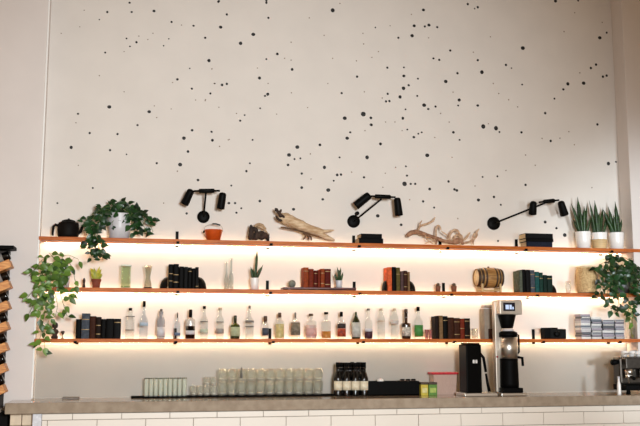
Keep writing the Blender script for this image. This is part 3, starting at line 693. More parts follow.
for u, wp, vt, lb in ((226.2, 2.4, 262, 'slim clear glass carafe beside the dark bookend on the middle shelf'), (231, 2.6, 258.5, 'taller slim clear glass carafe beside the small spiky plant')):
    t = thing('glass_carafe', lb, 'carafe', base(u, ZM), 'clear carafes')
    r = wid(wp, u); h = hgt(u, vt, ZM)
    MB().lathe([(.0004, 0), (r, 0), (r, h*.35), (r*.45, h*.6), (r*.4, h*.9), (r*.55, h), (r*.5, h), (r*.35, h*.9), (r*.4, h*.6), (r*.92, h*.35), (r*.92, .004), (.0004, .004)], 24).build('glass_body', G_clear, t)
# tray with stone ball
t = thing('wooden_tray', 'low dark red wooden tray carrying the red books on the middle shelf', 'tray', base(319, ZM, -.14))
x0 = X(283, -.21, ZM)-t.location.x; x1 = X(356, -.21, ZM)-t.location.x
MB().box(x0, x1, -.085, .085, .008, .026).build('tray_board', M_darkwood, t, bevel=.004)
for sx in (x0+.06, x1-.06):
    MB().box(sx-.015, sx+.015, -.075, .075, 0, .0085).build('foot', M_darkwood, t, bevel=.002)
o = MB().solid([(.036*math.sin(PI*i/16), .036-.036*math.cos(PI*i/16)) for i in range(1, 16)], 24).build('stone_ball', M_stone); o.location = base(292, ZM+.0262)
tag(o, 'round grey stone ball resting on the dark red tray', 'ball')
# barrel
t = thing('wooden_barrel', 'small oak barrel with dark bands lying on its stand', 'barrel', base(489, ZM+.0)); 
L = wid(25.5, 489)*.98; r = wid(9.6, 489); zc = hgt(489, 277.8, ZM)
MM = Matrix.Translation((-L/2, 0, zc)) @ Matrix.Rotation(PI/2, 4, 'Y')
bp = lambda f: r*(.84+.16*math.sin(PI*f))
MB().lathe([(bp(0)*.9, .008), (bp(0)*.92, 0), (bp(0), 0)]+[(bp(i/14), L*i/14) for i in range(1, 14)]+[(bp(1), L), (bp(1)*.92, L), (bp(1)*.9, L-.008)], 32, MM).build('staves', M_barrel, t)
MB().solid([(bp(0)*.91, .006), (bp(0)*.91, .012)], 32, MM).build('barrel_head', M_bhead, t)
MB().solid([(bp(1)*.91, L-.012), (bp(1)*.91, L-.006)], 32, MM).build('barrel_head', M_bhead, t)
for f0, f1 in ((.0, .09), (.12, .21), (.27, .34), (.68, .75), (.81, .88), (.92, 1.0)):
    MB().lathe([(bp(f0)-.002, L*f0), (bp(f0)+.0025, L*f0), (bp(f1)+.0025, L*f1), (bp(f1)-.002, L*f1)], 32, MM, closed=True).build('hoop', M_barreld, t)
MB().solid([(.011, 0), (.009, .012)], 12, Matrix.Translation((0, 0, zc+r-.001))).build('bung', M_driftd, t)
b = MB()
for sx in (-L*.36, L*.36):
    b.box(sx-.01, sx+.01, -.075, -.055, 0, zc-r*.62).box(sx-.01, sx+.01, .055, .075, 0, zc-r*.62).box(sx-.009, sx+.009, -.055, .055, .012, zc-r*.98)
b.box(-L*.36, L*.36, -.072, -.058, .014, .026).box(-L*.36, L*.36, .058, .072, .014, .026)
b.build('cradle', M_lightwood, t, bevel=.002)
t = thing('stemless_glass', 'small clear glass between the green books and straw jar', 'glass', base(568.5, ZM)); r = wid(3, 568); h = hgt(568, 281, ZM)
MB().lathe([(.0004, 0), (r*.6, 0), (r, h*.45), (r*.85, h), (r*.8, h), (r*.94, h*.45), (r*.55, .006), (.0004, .006)], 24).build('glass_body', G_tumb, t)
t = thing('straw_jar', 'straw coloured woven canister with pale lid beside the dark trailing plant', 'canister', base(587, ZM)); r = wid(9.7, 587); h = hgt(587, 267, ZM)
p = [(r*.86, .008)]
for i in range(40):
    f = i/39; z_ = .01+(h-.02)*f; p.append((r*(.88+.12*math.sin(PI*min(1, f*1.02)))+(.0016 if i % 2 else -.0016), z_))
lathe_part('woven_body', p, mat('woven_straw', (206, 176, 128), .8, c2=(172, 138, 92), scale=60), t, 40)
lathe_part('base_ring', [(r*.9, 0), (r*.9, .0085)], mat('brown_ring', (92, 62, 40), .6), t, 32)
lathe_part('lid', [(r*.9, h-.011), (r*.92, h-.002), (r*.85, h+.006), (r*.3, h+.010)], M_bhead, t, 32)

# ------------------------------------------------------------------ lowest shelf objects
t = thing('figurine', 'small dark seated figurine beside the trailing leaves on lowest shelf', 'figurine', base(54.5, ZB)); q = rel(t); s = mpp(54, YS)
MB().solid([(2.4*s, 0), (3.6*s, .004), (3.4*s, 2*s), (2.2*s, 4*s), (2.6*s, 7*s), (2.0*s, 9.5*s), (1.1*s, 10.5*s)], 18).build('torso', M_driftd, t)
MB().solid([(1.2*s, 10.3*s), (2.7*s, 11.6*s), (3.1*s, 13.6*s), (2.6*s, 15.6*s), (1.2*s, 16.8*s)], 18).build('head', M_driftd, t)
for sg in (-1, 1):
    MB().tube([(sg*2*s, 0, 9*s), (sg*3.5*s, -.01, 7*s), (sg*2.2*s, -.03, 4.5*s)], [.9*s, .8*s, .7*s], 8).build('arm', M_driftd, t)
t = thing('goblet', 'tiny pale goblet with dark top beside the dark figurine', 'goblet', base(62.5, ZB))
lathe_part('stem', [(1.8*s, 0), (1.5*s, .004), (.5*s, .01), (.45*s, 4*s)], mat('pale_brass', (176, 150, 108), .4, metal=.5), t, 16)
lathe_part('bowl', [(.45*s, 4*s), (1.7*s, 6*s), (1.8*s, 8*s)], M_driftd, t, 16)

def bottle(u, vtop, wpx, vsh, label, g, vneck=None, neck=1.5, cap=None, lab=None, liq=None, vbase=338.7, sx=1, group='liquor bottles on the lowest shelf', Y=YS, foot=None, z=ZB, name='liquor_bottle', capname='cap', lab2=None):
    t = thing(name, label, 'bottle', base(u, z, Y), group)
    s = mpp(u, Y); r = wpx/2*s; rn = neck*s
    H_ = at(u, vtop, Y).z-z; hs = at(u, vsh, Y).z-z; hn = (at(u, vneck, Y).z-z) if vneck else hs+(H_-hs)*.35
    hc = H_
    if cap: hc = at(u, cap[0], Y).z-z
    neckp = [(r, hs*.92), (r*.97, hs), (r*.8, hs+(hn-hs)*.35), (rn*1.3, hs+(hn-hs)*.8), (rn, hn), (rn, hc-.012), (rn*1.18, hc-.010), (rn*1.18, hc-.001)]
    prof = [(.0004, .003), (r*.8, 0), (r*.97, .002), (r, .01)]+neckp
    MB().lathe(prof+[(.0004, hc-.001)], 24).build('glass_body', g, t)
    if cap:
        rc = cap[1]/2*s
        lathe_part(capname, [(rc, hc), (rc, H_-.003), (rc*.85, H_)], cap[2], t, 16)
    if liq:
        hl = at(u, liq[0], Y).z-z
        lathe_part('liquid', [(r*.9, .008), (r*.93, .012), (r*.93, min(hl, hs))], liq[1], t, 20)
    for k in (lab, lab2):
        if k:
            z0 = at(u, k[1], Y).z-z; z1 = at(u, k[0], Y).z-z
            MB().lathe([(r+.0002, z0), (r+.0012, z0), (r+.0012, z1), (r+.0002, z1)], 24, closed=True, a0=PI+.25, a1=2*PI-.25).build('paper_label', k[2], t)
    if foot: lathe_part('foot_band', [(r*1.012, .003), (r*1.012, at(u, foot[0], Y).z-z)], foot[1], t, 20)
    return t
capk = M_black; capg = mat('grey_metal_cap', (110, 104, 98), .4, metal=.6); capp = mat('pale_cork_cap', (196, 176, 150), .7); capb = mat('brown_cap', (84, 58, 40), .6)
stripe = mat('grey_print_label', (120, 116, 110), .6); pinkl = mat('pink_liquid', (226, 180, 170), .2); redl = mat('red_orange_label', (184, 74, 40), .6, c2=(120, 40, 26)); purp = mat('plum_label', (66, 30, 44), .6)
bottle(129.6, 308, 9.2, 320, 'clear ridged bottle with small black cap standing first in the bottle row', G_bottle, cap=(310.5, 3.4, capk), lab=(316, 317, stripe), lab2=(329.5, 330.5, stripe), neck=2.4)
bottle(143.3, 301, 8.8, 321, 'tall clear bottle with tall black stopper and pale blue label', G_blue, cap=(307, 3.0, capk), lab=(322.5, 326, M_blabel))
bottle(160.6, 309, 8.2, 320, 'clear bottle with grey frosted body and thin pour spout', glass('frosted_grey_glass', (214, 216, 220), .4, body=(196, 196, 200), bodyfac=.35), cap=(311.5, 2.6, capg), neck=2.1, lab=(327, 336, M_paleg))
bottle(177, 312.5, 6.2, 324, 'slim clear bottle with thin spout and tiny blue mark beside black labelled bottle', G_blue, cap=(318, 1.4, capg), lab=(332.5, 335.5, mat('blue_mark_label', (92, 112, 140), .6)), neck=1.1)
bottle(190.1, 309.5, 9.4, 320, 'black capped bottle with broad black label on its lower half', mat('smoky_white_glass', (206, 200, 192), .15, coat=.4), vneck=317.5, neck=1.7, cap=(318.5, 3.4, capk), lab=None, foot=(326, M_dbottle), lab2=(330.5, 334.5, M_paleg))
bottle(203.8, 306, 7.8, 320, 'clear bottle with round black stopper and faint greenish label', G_clear, cap=(309, 3.2, capk), lab=(329, 333, mat('faint_green_label', (196, 206, 184), .7)), lab2=(321, 322.2, stripe))
bottle(219.8, 307.5, 7.6, 319, 'clear bottle with pale stopper and grey band low down', G_clear, cap=(310, 3.6, capp), lab=(328.5, 333.5, mat('grey_band_label', (158, 152, 146), .7)), lab2=(321.5, 322.5, stripe))
bottle(235, 315.5, 9.6, 325.5, 'squat olive green bottle with pale label', M_gbottle, cap=(323, 3.3, M_dgbottle), neck=1.5, vneck=322.5, lab=(327, 336, mat('pale_green_label', (178, 186, 150), .7)), foot=(336.6, M_dgbottle))
bottle(249.3, 305.5, 8.6, 321, 'tall clear bottle with small cap beside squat olive green bottle', G_clear, cap=(308.5, 2.4, capg), lab=(320.5, 322.5, stripe), lab2=(326, 327.2, stripe))
bottle(265.3, 316, 6.4, 324, 'small clear bottle with dark cap and navy label', G_bottle, cap=(321.6, 3.6, capb), lab=(328, 335.5, mat('navy_label', (58, 66, 80), .6)), neck=1.6, foot=None)
bottle(279.6, 312.6, 9.2, 322, 'round shouldered bottle of pale yellow liquor with dark stopper', G_clear, cap=(317.5, 3.4, capb), neck=1.7, liq=(324, mat('yellow_liquor', (232, 206, 140), .2)))
bottle(295.3, 312.4, 9.4, 321.6, 'square shouldered bottle with grey brown label and thin grey spout', G_bottle, vneck=319.6, cap=(318, 1.8, capg), neck=1.6, lab=(322.5, 335, mat('grey_brown_label', (134, 122, 104), .7, c2=(92, 84, 70), scale=60)))
bottle(311, 313.6, 11, 321.5, 'wide clear bottle of pale pink liquor with flat dark stopper', G_bottle, vneck=319.5, cap=(316, 4.4, capb), neck=1.6, lab=(328, 336, mat('pink_label', (214, 168, 160), .7)), liq=(325, mat('pale_pink_liquor', (236, 206, 198), .2)))
bottle(326.2, 312, 9.6, 321.8, 'clear flared bottle with amber liquor only at the bottom', G_clear, vneck=319.5, cap=(314.4, 4.2, capk), neck=1.5, liq=(331.2, mat('amber_liquor', (222, 142, 62), .2)))
bottle(341.4, 311.8, 8.4, 322.4, 'clear bottle with black cap and black and red label', G_bottle, vneck=320, cap=(316.6, 3.0, capk), neck=1.6, lab=(323.5, 328.3, mat('black_red_label', (46, 36, 34), .6)), lab2=(328.5, 336.5, redl))
bottle(356.1, 312, 8.6, 323.5, 'tapering dark green bottle with long pale label', M_dgbottle, vneck=314.8, cap=(315, 2.0, M_gbottle), neck=1.2, lab=(322.5, 337, mat('long_pale_label', (196, 196, 188), .7)))
bottle(368.6, 308.5, 7.6, 322, 'bottle with dark plum label low on clear glass beside tapering green bottle', G_bottle, cap=(310.5, 3.2, capg), neck=1.6, lab=(328.5, 331.5, M_paleg), foot=(329.5, purp))
bottle(381.3, 308.5, 7.4, 318, 'very clear bottle with cork, second before the long brown necked bottle', G_clear, cap=(310.5, 3.2, capp), neck=2.1, lab=(320.5, 321.5, capp))
bottle(394.7, 308.5, 7.6, 316, 'very clear bottle with cork beside the long brown necked bottle', G_clear, cap=(310.5, 3.4, capp), neck=2.2, lab=(320.5, 324, mat('faint_grey_label', (200, 196, 190), .7)))
bottle(406.3, 309, 8.8, 323.4, 'dark bottle with long brown neck and white label', M_bbottle, vneck=322.6, neck=1.55, cap=(312, 3.3, capb), lab=(327, 336, mat('white_marked_label', (216, 208, 196), .7, c2=(150, 140, 128), scale=50)))
bottle(418.6, 306.8, 8.6, 321, 'clear bottle with black cap and bright green label', G_bottle, cap=(311, 3.2, capk), neck=1.5, lab=(325, 336.6, mat('green_label', (66, 138, 62), .6)))
for k, (u, w_) in enumerate(((426.6, 4.4), (430.4, 4.4))):
    t = thing('pink_glass', ('small pinkish cut glass next to green labelled bottle', 'small pinkish cut glass next to the brown books')[k], 'glass', base(u, ZB, YS-.03*k), 'pinkish cut glasses')
    r = wid(w_/2.3, u); h = hgt(u, 329.5, ZB)
    MB().lathe([(.0004, 0), (r*.8, 0), (r, h), (r*.92, h), (r*.74, .012), (.0004, .012)], 12, smooth=False).build('glass_body', glass('pink_glass', (232, 200, 196), .5, body=(210, 160, 156), bodyfac=.25), t)
t = thing('rocks_glass', 'clear tumbler on lowest shelf at the end of the brown books', 'glass', base(475, ZB)); r = wid(3.3, 475); h = hgt(475, 328.5, ZB)
MB().lathe([(.0004, 0), (r*.9, 0), (r, h), (r*.93, h), (r*.84, .01), (.0004, .01)], 24).build('glass_body', G_tumb, t)
# grey carton with folded top
t = thing('paper_carton', 'tall grey beige carton standing behind the coffee brewer on lowest shelf', 'carton', base(489.5, ZB, -.12)); w_ = wid(14, 489)/2; h = hgt(489, 309, ZB)
mc = mat('grey_beige_card', (150, 138, 124), .8, var=.06)
MB().box(-w_, w_, -.06, .06, 0, h).build('carton_body', mc, t, bevel=.003)
for k in range(3):
    MB().box(-w_*.96, w_*.96, -.05, .05, h+.001+.014*k, h+.009+.014*k, Matrix.Translation((0, 0, 0)) @ Matrix.Rotation(.02*k, 4, 'Y')).build('folded_flap', mc if k % 2 else M_paleg, t, bevel=.001)
x_ = X(489.5, -.215, ZB); book(x_, x_+.06, hgt(492, 329, ZB), ZB, 'brown', 'short dark brown book leaning in front of the grey beige carton', None, Y0=-.236, dep=.045)
# black camera-like radio
t = thing('vintage_camera', 'black vintage folding camera between the brewer and stacked discs', 'camera', base(553.5, ZB)); w_ = wid(10.8, 553); h = hgt(553, 329, ZB)
MB().box(-w_*.85, w_, -.05, .05, 0, h).build('body', mat('black_leatherette', (18, 18, 18), .6, bump=.2, scale=200, spec=.1), t, bevel=.008)
MB().box(-w_, -w_*.45, -.055, .045, 0, h+.012).build('side_housing', M_black, t, bevel=.006)
MB().solid([(.03, .05), (.03, .075), (.024, .08)], 24, Matrix.Translation((w_*.1, 0, h*.5)) @ Matrix.Rotation(PI/2, 4, 'X')).build('lens', M_steel, t)
MB().box(-w_*.2, w_*.35, -.02, .02, h, h+.014).build('viewfinder', M_black, t, bevel=.003)
MB().solid([(.008, h), (.008, h+.008)], 12, Matrix.Translation((w_*.75, 0, 0))).build('winding_knob', M_chrome, t)
# stacks of discs
DC_ = [('pale grey', (196, 196, 198)), ('blue grey', (122, 132, 144)), ('white', (228, 226, 222)), ('dark grey', (70, 70, 74)), ('lilac grey', (168, 160, 170)), ('brownish grey', (142, 130, 122))]
SN = ['tallest stack nearest the black camera', 'second stack from the black camera', 'third stack from the black camera', 'last stack beside the reed plant']
for si, (u0, u1, vt) in enumerate(((581.2, 591, 314), (591.8, 602, 317), (602.8, 614.6, 319.5), (615.3, 624.5, 319.5))):
    x0 = X(u0, -.2, ZB); x1 = X(u1, -.2, ZB); H_ = at(u0, vt, -.2).z-ZB; n = [11, 10, 9, 9][si]; hh = H_/n
    for k in range(n):
        nm, c = DC_[R.randrange(6)]
        w2 = (x1-x0)/2*R.uniform(.93, 1.0); o = MB().box(-w2, w2, 0, .13, 0, hh-.0012).build('disc_case', mat(nm.replace(' ', '_')+'_case', c, .3), bevel=.0012)
        o.location = ((x0+x1)/2+R.uniform(-.003, .003), -.205+R.uniform(-.006, .006), ZB+hh*k)
        MB().box(-w2*.9, w2*.9, -.0005, .001, hh*.25, hh*.7).build('spine_insert', mat('paper_insert_%d' % (k % 3), [(214, 210, 204), (150, 140, 150), (96, 100, 108)][k % 3], .6), o)
        tag(o, f'{nm} disc case, {ORD[k]} from the bottom of the {SN[si]}', 'disc case', 'stacked disc cases')

# ------------------------------------------------------------------ counter objects
YC = -.16
def cb(u, Y=YC, z=ZC): return Vector((X(u, Y, z), Y, z))
# long rubber bar mat
x0, x1 = X(131, -.14, ZC), X(334, -.14, ZC); MZ = .012
o = MB().box(x0, x1, -.195, -.01, ZC, ZC+MZ).build('bar_mat', M_soft, bevel=.004)
tag(o, 'long black rubber drip mat under the glasses on the counter', 'bar mat')
ZMAT = ZC+MZ
o = MB().box(X(62.5, YC, ZC), X(79, YC, ZC), -.22, -.08, ZC, ZC+.014, Matrix.Identity(4)).build('slim_tray', mat('grey_metal_tray', (120, 110, 102), .5, metal=.3), bevel=.003)
tag(o, 'slim dark grey tray lying alone on the counter before the rubber mat', 'tray')
# tall ribbed glasses
def glass_mesh(r0, r1, h, m, ribs=0):
    n = 24
    b = MB().lathe([(.0004, 0), (r0, 0), (r1, h), (r1-.0025, h), (r0-.003, .012), (.0004, .012)], n, smooth=not ribs)
    return b
hh = at(165, 378.2, -.15).z-ZMAT
src = None; k = 0
for row, (Y, nm) in enumerate(((-.155, 'front'), (-.06, 'back'))):
    for i in range(9):
        u = 146.2+i*4.75+row*.4; p = cb(u, Y, ZMAT); lb = f'tall clear highball glass, {ORD[i]} from the left in the {nm} row on the rubber mat'
        r = wid(2.25, u, Y)
        if src is None:
            src = thing('highball_glass', lb, 'glass', p, 'tall highball glasses'); MB().lathe([(.0004, 0), (r*.9, 0), (r, hh), (r*.9, hh), (r*.8, .014), (.0004, .014)], 14, smooth=False).build('glass_body', glass('greenish_highball', (253, 255, 252), .5, body=(250, 251, 246), bodyfac=.16), src)
            MB().lathe([(r, hh-.004), (r*1.01, hh-.004), (r*1.01, hh+.001), (r*.9, hh+.001), (r*.9, hh-.004)], 16, closed=True).build('rim', mat('dark_glass_rim', (96, 98, 86), .15), src)
        else: dup(src, p, lb)
# low tumblers and stacked tumblers
def stackset(u0, n, step, rr_px, v0, v1, v2, what, group, Y, upper_from=0, upper_to=99, shape=0):
    h1 = at(u0, v1, Y).z-ZMAT; h2 = at(u0, v2, Y).z-at(u0, v1, Y).z
    A = Bq = None
    for i in range(n):
        u = u0+i*step; r = wid(rr_px, u, Y); p = cb(u, Y, ZMAT)
        lb = f'{what} lower tumbler, {ORD[i]} from the left along its row'
        if A is None:
            A = thing('tumbler', lb, 'glass', p, group)
            MB().lathe([(.0004, 0), (r*.72, 0), (r*.76, .004), (r*.95, h1*.6), (r, h1), (r*.95, h1), (r*.9, h1*.6), (r*.7, .022), (.0004, .018)], 24).build('glass_body', G_tumb, A)
            MB().solid([(r*.66, .0185), (r*.68, .026)], 20).build('glass_foot', mat('bright_glass_foot', (232, 226, 216), .1), A)
        else: dup(A, p, lb)
        if upper_from <= i <= upper_to:
            p2 = p+Vector((0, 0, h1+.001)); lb = f'{what} tumbler stacked on top, {ORD[i]} from the left along its row'
            if Bq is None:
                Bq = thing('tumbler', lb, 'glass', p2, group)
                MB().lathe([(.0004, 0), (r*.74, 0), (r*.78, .006), (r*.97, h2*.6), (r*.93, h2), (r*.88, h2), (r*.91, h2*.6), (r*.72, .02), (.0004, .016)], 24).build('glass_body', G_tumb, Bq)
                MB().solid([(r*.69, .0165), (r*.71, .024)], 20).build('glass_foot', mat('bright_glass_foot', (232, 226, 216), .1), Bq)
            else: dup(Bq, p2, lb)
stackset(193.5, 4, 6.6, 3.1, 394, 385.5, 377, 'short rocks', 'short rocks glasses beside the highballs', -.14, 2, 3)
stackset(222, 11, 9.55, 4.4, 394, 381.5, 369, 'clear front row', 'stacked tumblers on the rubber mat', -.145)
stackset(223.5, 11, 9.55, 4.4, 394, 381.5, 369, 'clear back row', 'stacked tumblers on the rubber mat', -.052)
t = thing('pour_spout', 'black pour spout standing upright in a stacked tumbler', 'spout', cb(241.1, -.145, at(241, 380.5, -.145).z+.002+.02)); s = mpp(241, -.2)
lathe_part('stopper', [(.012, 0), (.013, .02), (.009, .05)], M_black, t, 12)
MB().tube([(0, 0, .049), (.001, 0, .075), (.006, 0, .10)], [.006, .005, .004], 8).build('spout_tube', M_black, t)
# wine bottles
WL = ['at the glass end', 'second from the glasses', 'third from the glasses', 'nearest the black caddy']
for row, (Y, us, nm) in enumerate(((-.215, (338, 346.7, 355.4, 364.1), 'front'), (-.13, (341, 349.8, 358.6), 'middle'), (-.047, (343.5, 352.3, 361), 'back'))):
    for i, u in enumerate(us):
        at_ = (WL if len(us) == 4 else ('nearest the glasses', 'in the centre', 'nearest the black caddy'))[i]
        vt = 362.3+.25*((i*7+row) % 3)-row*.15
        bottle(u, vt, 8.3, 378, f'dark cream labelled wine bottle, {at_}, in the {nm} row', M_dbottle, vneck=371, neck=1.8, cap=(367, 4.1, M_black), lab=(381, 390, M_label), vbase=393, Y=Y, z=ZC, group='dark wine bottles on the counter', name='wine_bottle', capname='foil')
# black caddy
t = thing('bar_caddy', 'long black plastic bar caddy beside the dark wine bottles', 'caddy', cb(393, -.18)); o = t.location
x0 = X(367.8, -.24, ZC)-o.x; x1 = X(419.5, -.24, ZC)-o.x; h = at(390, 381.3, -.25).z-ZC
MB().box(x0, x1, -.06, .06, 0, .012).box(x0, x1, -.06, -.055, 0, h).box(x0, x1, .055, .06, 0, h).box(x0, x0+.005, -.06, .06, 0, h).box(x1-.005, x1, -.06, .06, 0, h).build('tray', M_black, t, bevel=.002)
for k in range(5):
    xa = x0+(x1-x0)*(k+.5)/5; MB().box(xa-.04, xa+.04, -.05, .05, .013, h*.9).build('insert', M_soft, t, bevel=.004)
def bin_item(name, u, Y, v, wpx, m, label, cat, grp=None):
    pass
ct = at(380, 381, -.18).z
o = MB().solid([(.024, 0), (.032, .012), (.028, .028), (.012, .034)], 20).build('bowl_cover', M_white); o.location = cb(380.3, -.18, ZC+h*.9+.002)
tag(o, 'small white domed cover resting in the black caddy', 'cover')
for k, u in enumerate((402.5, 408, 413.5)):
    t2 = thing('dark_jar', ['dark lidded jar in the caddy nearest the white cover', 'dark lidded jar in the caddy between two others', 'dark lidded jar in the caddy nearest the yellow box'][k], 'jar', cb(u, -.18, ZC+h*.9+.001), 'dark jars in the caddy')
    lathe_part('jar_body', [(.02, 0), (.022, .008), (.021, .02)], M_driftd, t2, 16); lathe_part('lid', [(.022, .02), (.022, .027), (.016, .03)], M_black, t2, 16)
for nm, u0, u1, c, lb in (('yellow_box', 420, 427, (206, 186, 60), 'yellow carton between the black caddy and green carton'), ('green_box', 427.6, 436, (92, 140, 50), 'green carton between yellow carton and red lidded tub')):
    x0 = X(u0, -.24, ZC); x1 = X(u1, -.24, ZC); w2 = (x1-x0)/2; h2 = at(u0, 384.5, -.24).z-ZC
    t2 = thing(nm.split('_')[0]+'_carton', lb, 'carton', ((x0+x1)/2, -.24, ZC))
    MB().box(-w2, w2, -.04, .04, 0, h2).build('carton_body', mat(nm, c, .5), t2, bevel=.003)
    MB().box(-w2*1.02, w2*1.02, -.042, .042, h2+.0005, h2+.022).build('lid', mat(nm+'_lid', (70, 52, 40), .5), t2, bevel=.003)
    MB().box(-w2*.7, w2*.7, -.0412, -.0398, h2*.25, h2*.7).build('label_panel', mat(nm+'_panel', (226, 216, 150) if c[0] > 150 else (176, 196, 96), .6), t2)
# tub with red lid
t = thing('storage_tub', 'translucent plastic tub with red lid beside the coffee grinder', 'tub', cb(443.5, -.11)); w2 = wid(11.5, 443); h = at(443, 374.8, -.2).z-ZC
MB().lathe([(.0004, 0), (.9, 0), (1, h), (.97, h), (.87, .006), (.0004, .006)], 4, Matrix.Rotation(PI/4, 4, 'Z') @ Matrix.Diagonal((1, 1, 1, 1)), smooth=False).build('tub_body', mat('pinkish_translucent_plastic', (190, 160, 146), .35, var=.05), t, bevel=0)
tb = t.children[0]; tb.scale = (w2*1.414, .062*1.414, 1)
MB().box(-w2*1.16, w2*1.16, -.068, .068, h+.001, h+.022).build('lid', mat('red_plastic_lid', (196, 40, 52), .4), t, bevel=.006)
# coffee grinder
t = thing('coffee_grinder', 'tall black coffee grinder beside the silver coffee brewer', 'coffee grinder', cb(471.5, -.40)); o = t.location; q = rel(t)
Yf = -.50
xa, xb_ = X(466.5, Yf, 1.2)-o.x, X(481.8, Yf, 1.2)-o.x; h = at(471, 343, Yf).z-ZC
MB().box(xa, xb_, -.10, .10, .03, h*.97).build('body', mat('gloss_black_panel', (5, 5, 5), .35, spec=.06), t, bevel=.008)
MB().box(xa+.015, xb_-.01, -.09, .09, h*.97, h).build('hopper_lid', M_black, t, bevel=.006)
MB().box(xa-.03, xb_+.14, -.125, .12, 0, .03).build('drip_base', M_chrome, t, bevel=.005)
zz = at(475, 361.5, Yf).z-ZC; xx = X(475, Yf, ZC+zz)-o.x; s = mpp(475, Yf); mk = mat('white_print', (224, 220, 216), .5)
b = MB()
for sg in (-1, 1):
    cx = xx+sg*1.3*s
    MM = Matrix.Translation((cx, -.1005, zz)) @ Matrix.Rotation(PI/2, 4, 'X')
    b.prism([(-.9*s, -1.6*s), (.9*s, -1.6*s), (1.15*s, .6*s), (.5*s, 1.6*s), (-.5*s, 1.6*s), (-1.15*s, .6*s)], 0, .001, MM)
b.build('maker_emblem', mk, t)
xs = xb_+.035
MB().tube([(xb_-.005, -.06, h*.82), (xs, -.06, h*.72), (xs+.02, -.06, h*.45)], [.012, .014, .013], 10).build('chute', M_steel, t)
MB().tube([(xs+.02, -.06, h*.42), (xs+.03, -.065, h*.25), (xs+.045, -.07, .04)], [.010, .013, .015], 10).build('handle', M_black, t)
# coffee brewer
t = thing('coffee_brewer', 'tall silver coffee brewer with small blue lit screen', 'coffee brewer', cb(511, -.42)); o = t.location
Yf = -.52; zz = lambda v, Y=Yf: at(510, v, Y).z-ZC; xx = lambda u, z_, Y=Yf: X(u, Y, ZC+z_)-o.x
x0, x1 = xx(500, .75), xx(522.5, .75)
MB().box(x0, x1, -.10, .07, zz(314.5), zz(300)).build('head_housing', M_silver, t, bevel=.008)
MB().box(x0-.012, x0+.05, .0, .075, .03, zz(300)-.01).build('tower', M_silver, t, bevel=.006)
MB().box(x0-.012, x1+.01, -.12, .08, 0, .028).build('base_plate', M_chrome, t, bevel=.006)
scr = MB().box(xx(503.2, .8), xx(515, .8), -.104, -.099, zz(311), zz(302.6)).build('screen', mat('dark_screen', (20, 26, 44), .15), t, bevel=.001)
b = MB()
for (ua, ub, va, vb) in ((505.5, 508.8, 309.3, 304.8), (509.4, 511.6, 309.3, 304.8), (512.2, 513.6, 309.3, 306.8)):
    b.box(xx(ua, .8), xx(ub, .8), -.1048, -.1042, zz(va), zz(vb))
b.build('lit_display', emit('display_glow', (.62, .74, 1, 1), 1.0), scr)
cx = xx(510.5, .6); r = wid(8.6, 510, Yf)
MM = Matrix.Translation((cx, -.02, 0))
MB().solid([(r*.62, zz(328.3)), (r*.72, zz(325)), (r*.98, zz(315.5)), (r*.98, zz(314.8))], 28, MM).build('brew_basket', M_black, t)
cx2 = xx(511.8, .45); MM = Matrix.Translation((cx2, -.02, 0)); r = wid(8.4, 510, Yf)
sv = MB().solid([(r, zz(359)), (r, zz(337))], 32, MM).build('thermal_server', M_chrome, t)
MB().solid([(r*1.02, zz(337)), (r*1.02, zz(332.5)), (r*.7, zz(331))], 32, MM).build('server_lid', M_black, sv)
MB().solid([(r*.66, zz(331)), (r*.6, zz(329))], 24, MM).build('lid_cap', M_paleg, sv)
MB().solid([(r*1.03, zz(388)), (r*1.05, zz(384)), (r*1.0, zz(362)), (r*1.02, zz(359))], 32, MM).build('server_stand', M_black, sv)
MB().tube([(cx2+r*.7, -.06, zz(357)), (cx2+r*1.25, -.09, zz(358)), (cx2+r*1.3, -.09, zz(366))], [.012, .014, .012], 10).build('server_tap', M_black, sv)
MB().tube([(cx2+r*.9, -.02, zz(334)), (cx2+r*1.25, -.02, zz(335)), (cx2+r*1.25, -.02, zz(352)), (cx2+r*.98, -.02, zz(355))], .009, 10).build('server_handle', M_black, sv)
MB().box(cx2-r*1.15, cx2+r*1.15, -.11, .07, .0285, zz(388)).build('drip_tray', M_black, t, bevel=.004)
MB().solid([(.009, 0), (.009, .012)], 12, Matrix.Translation((x0+.0, .001, zz(357))) @ Matrix.Rotation(PI/2, 4, 'X')).build('faucet_button', mat('red_button', (170, 30, 30), .4), t)
# espresso machine
t = thing('espresso_machine', 'chrome and black espresso machine at the far end of the counter', 'espresso machine', cb(640, -.36)); o = t.location
Yf = -.5; zz = lambda v: at(630, v, Yf).z-ZC; xx = lambda u: X(u, Yf, 1.15)-o.x
x0, x1 = xx(625), xx(668)
MB().box(x0, x1, -.05, .09, zz(385), zz(357)).build('body', mat('dark_machine_steel', (70, 64, 58), .3, metal=.7), t, bevel=.02)
MB().box(x0+.015, x1-.015, -.14, -.05, zz(369), zz(358)).build('group_panel', mat('dark_steel', (70, 66, 62), .3, metal=.8), t, bevel=.01)
MB().box(x0-.005, x1, -.16, .09, zz(390.5), zz(385)).build('drip_tray', M_black, t, bevel=.006)
for sx in (x0+.05, x1-.05):
    MB().solid([(.022, 0), (.018, zz(390.5))], 14, Matrix.Translation((sx, -.1, 0))).build('foot', M_black, t)
b = MB(); zr = zz(353.5)
b.tube([(x0+.01, -.13, zr), (x1-.01, -.13, zr)], .005, 8)
for k in range(5): xk = x0+.01+(x1-x0-.02)*k/4; b.tube([(xk, -.13, zz(358)), (xk, -.13, zr)], .004, 6)
b.build('cup_rail', M_chrome, t)
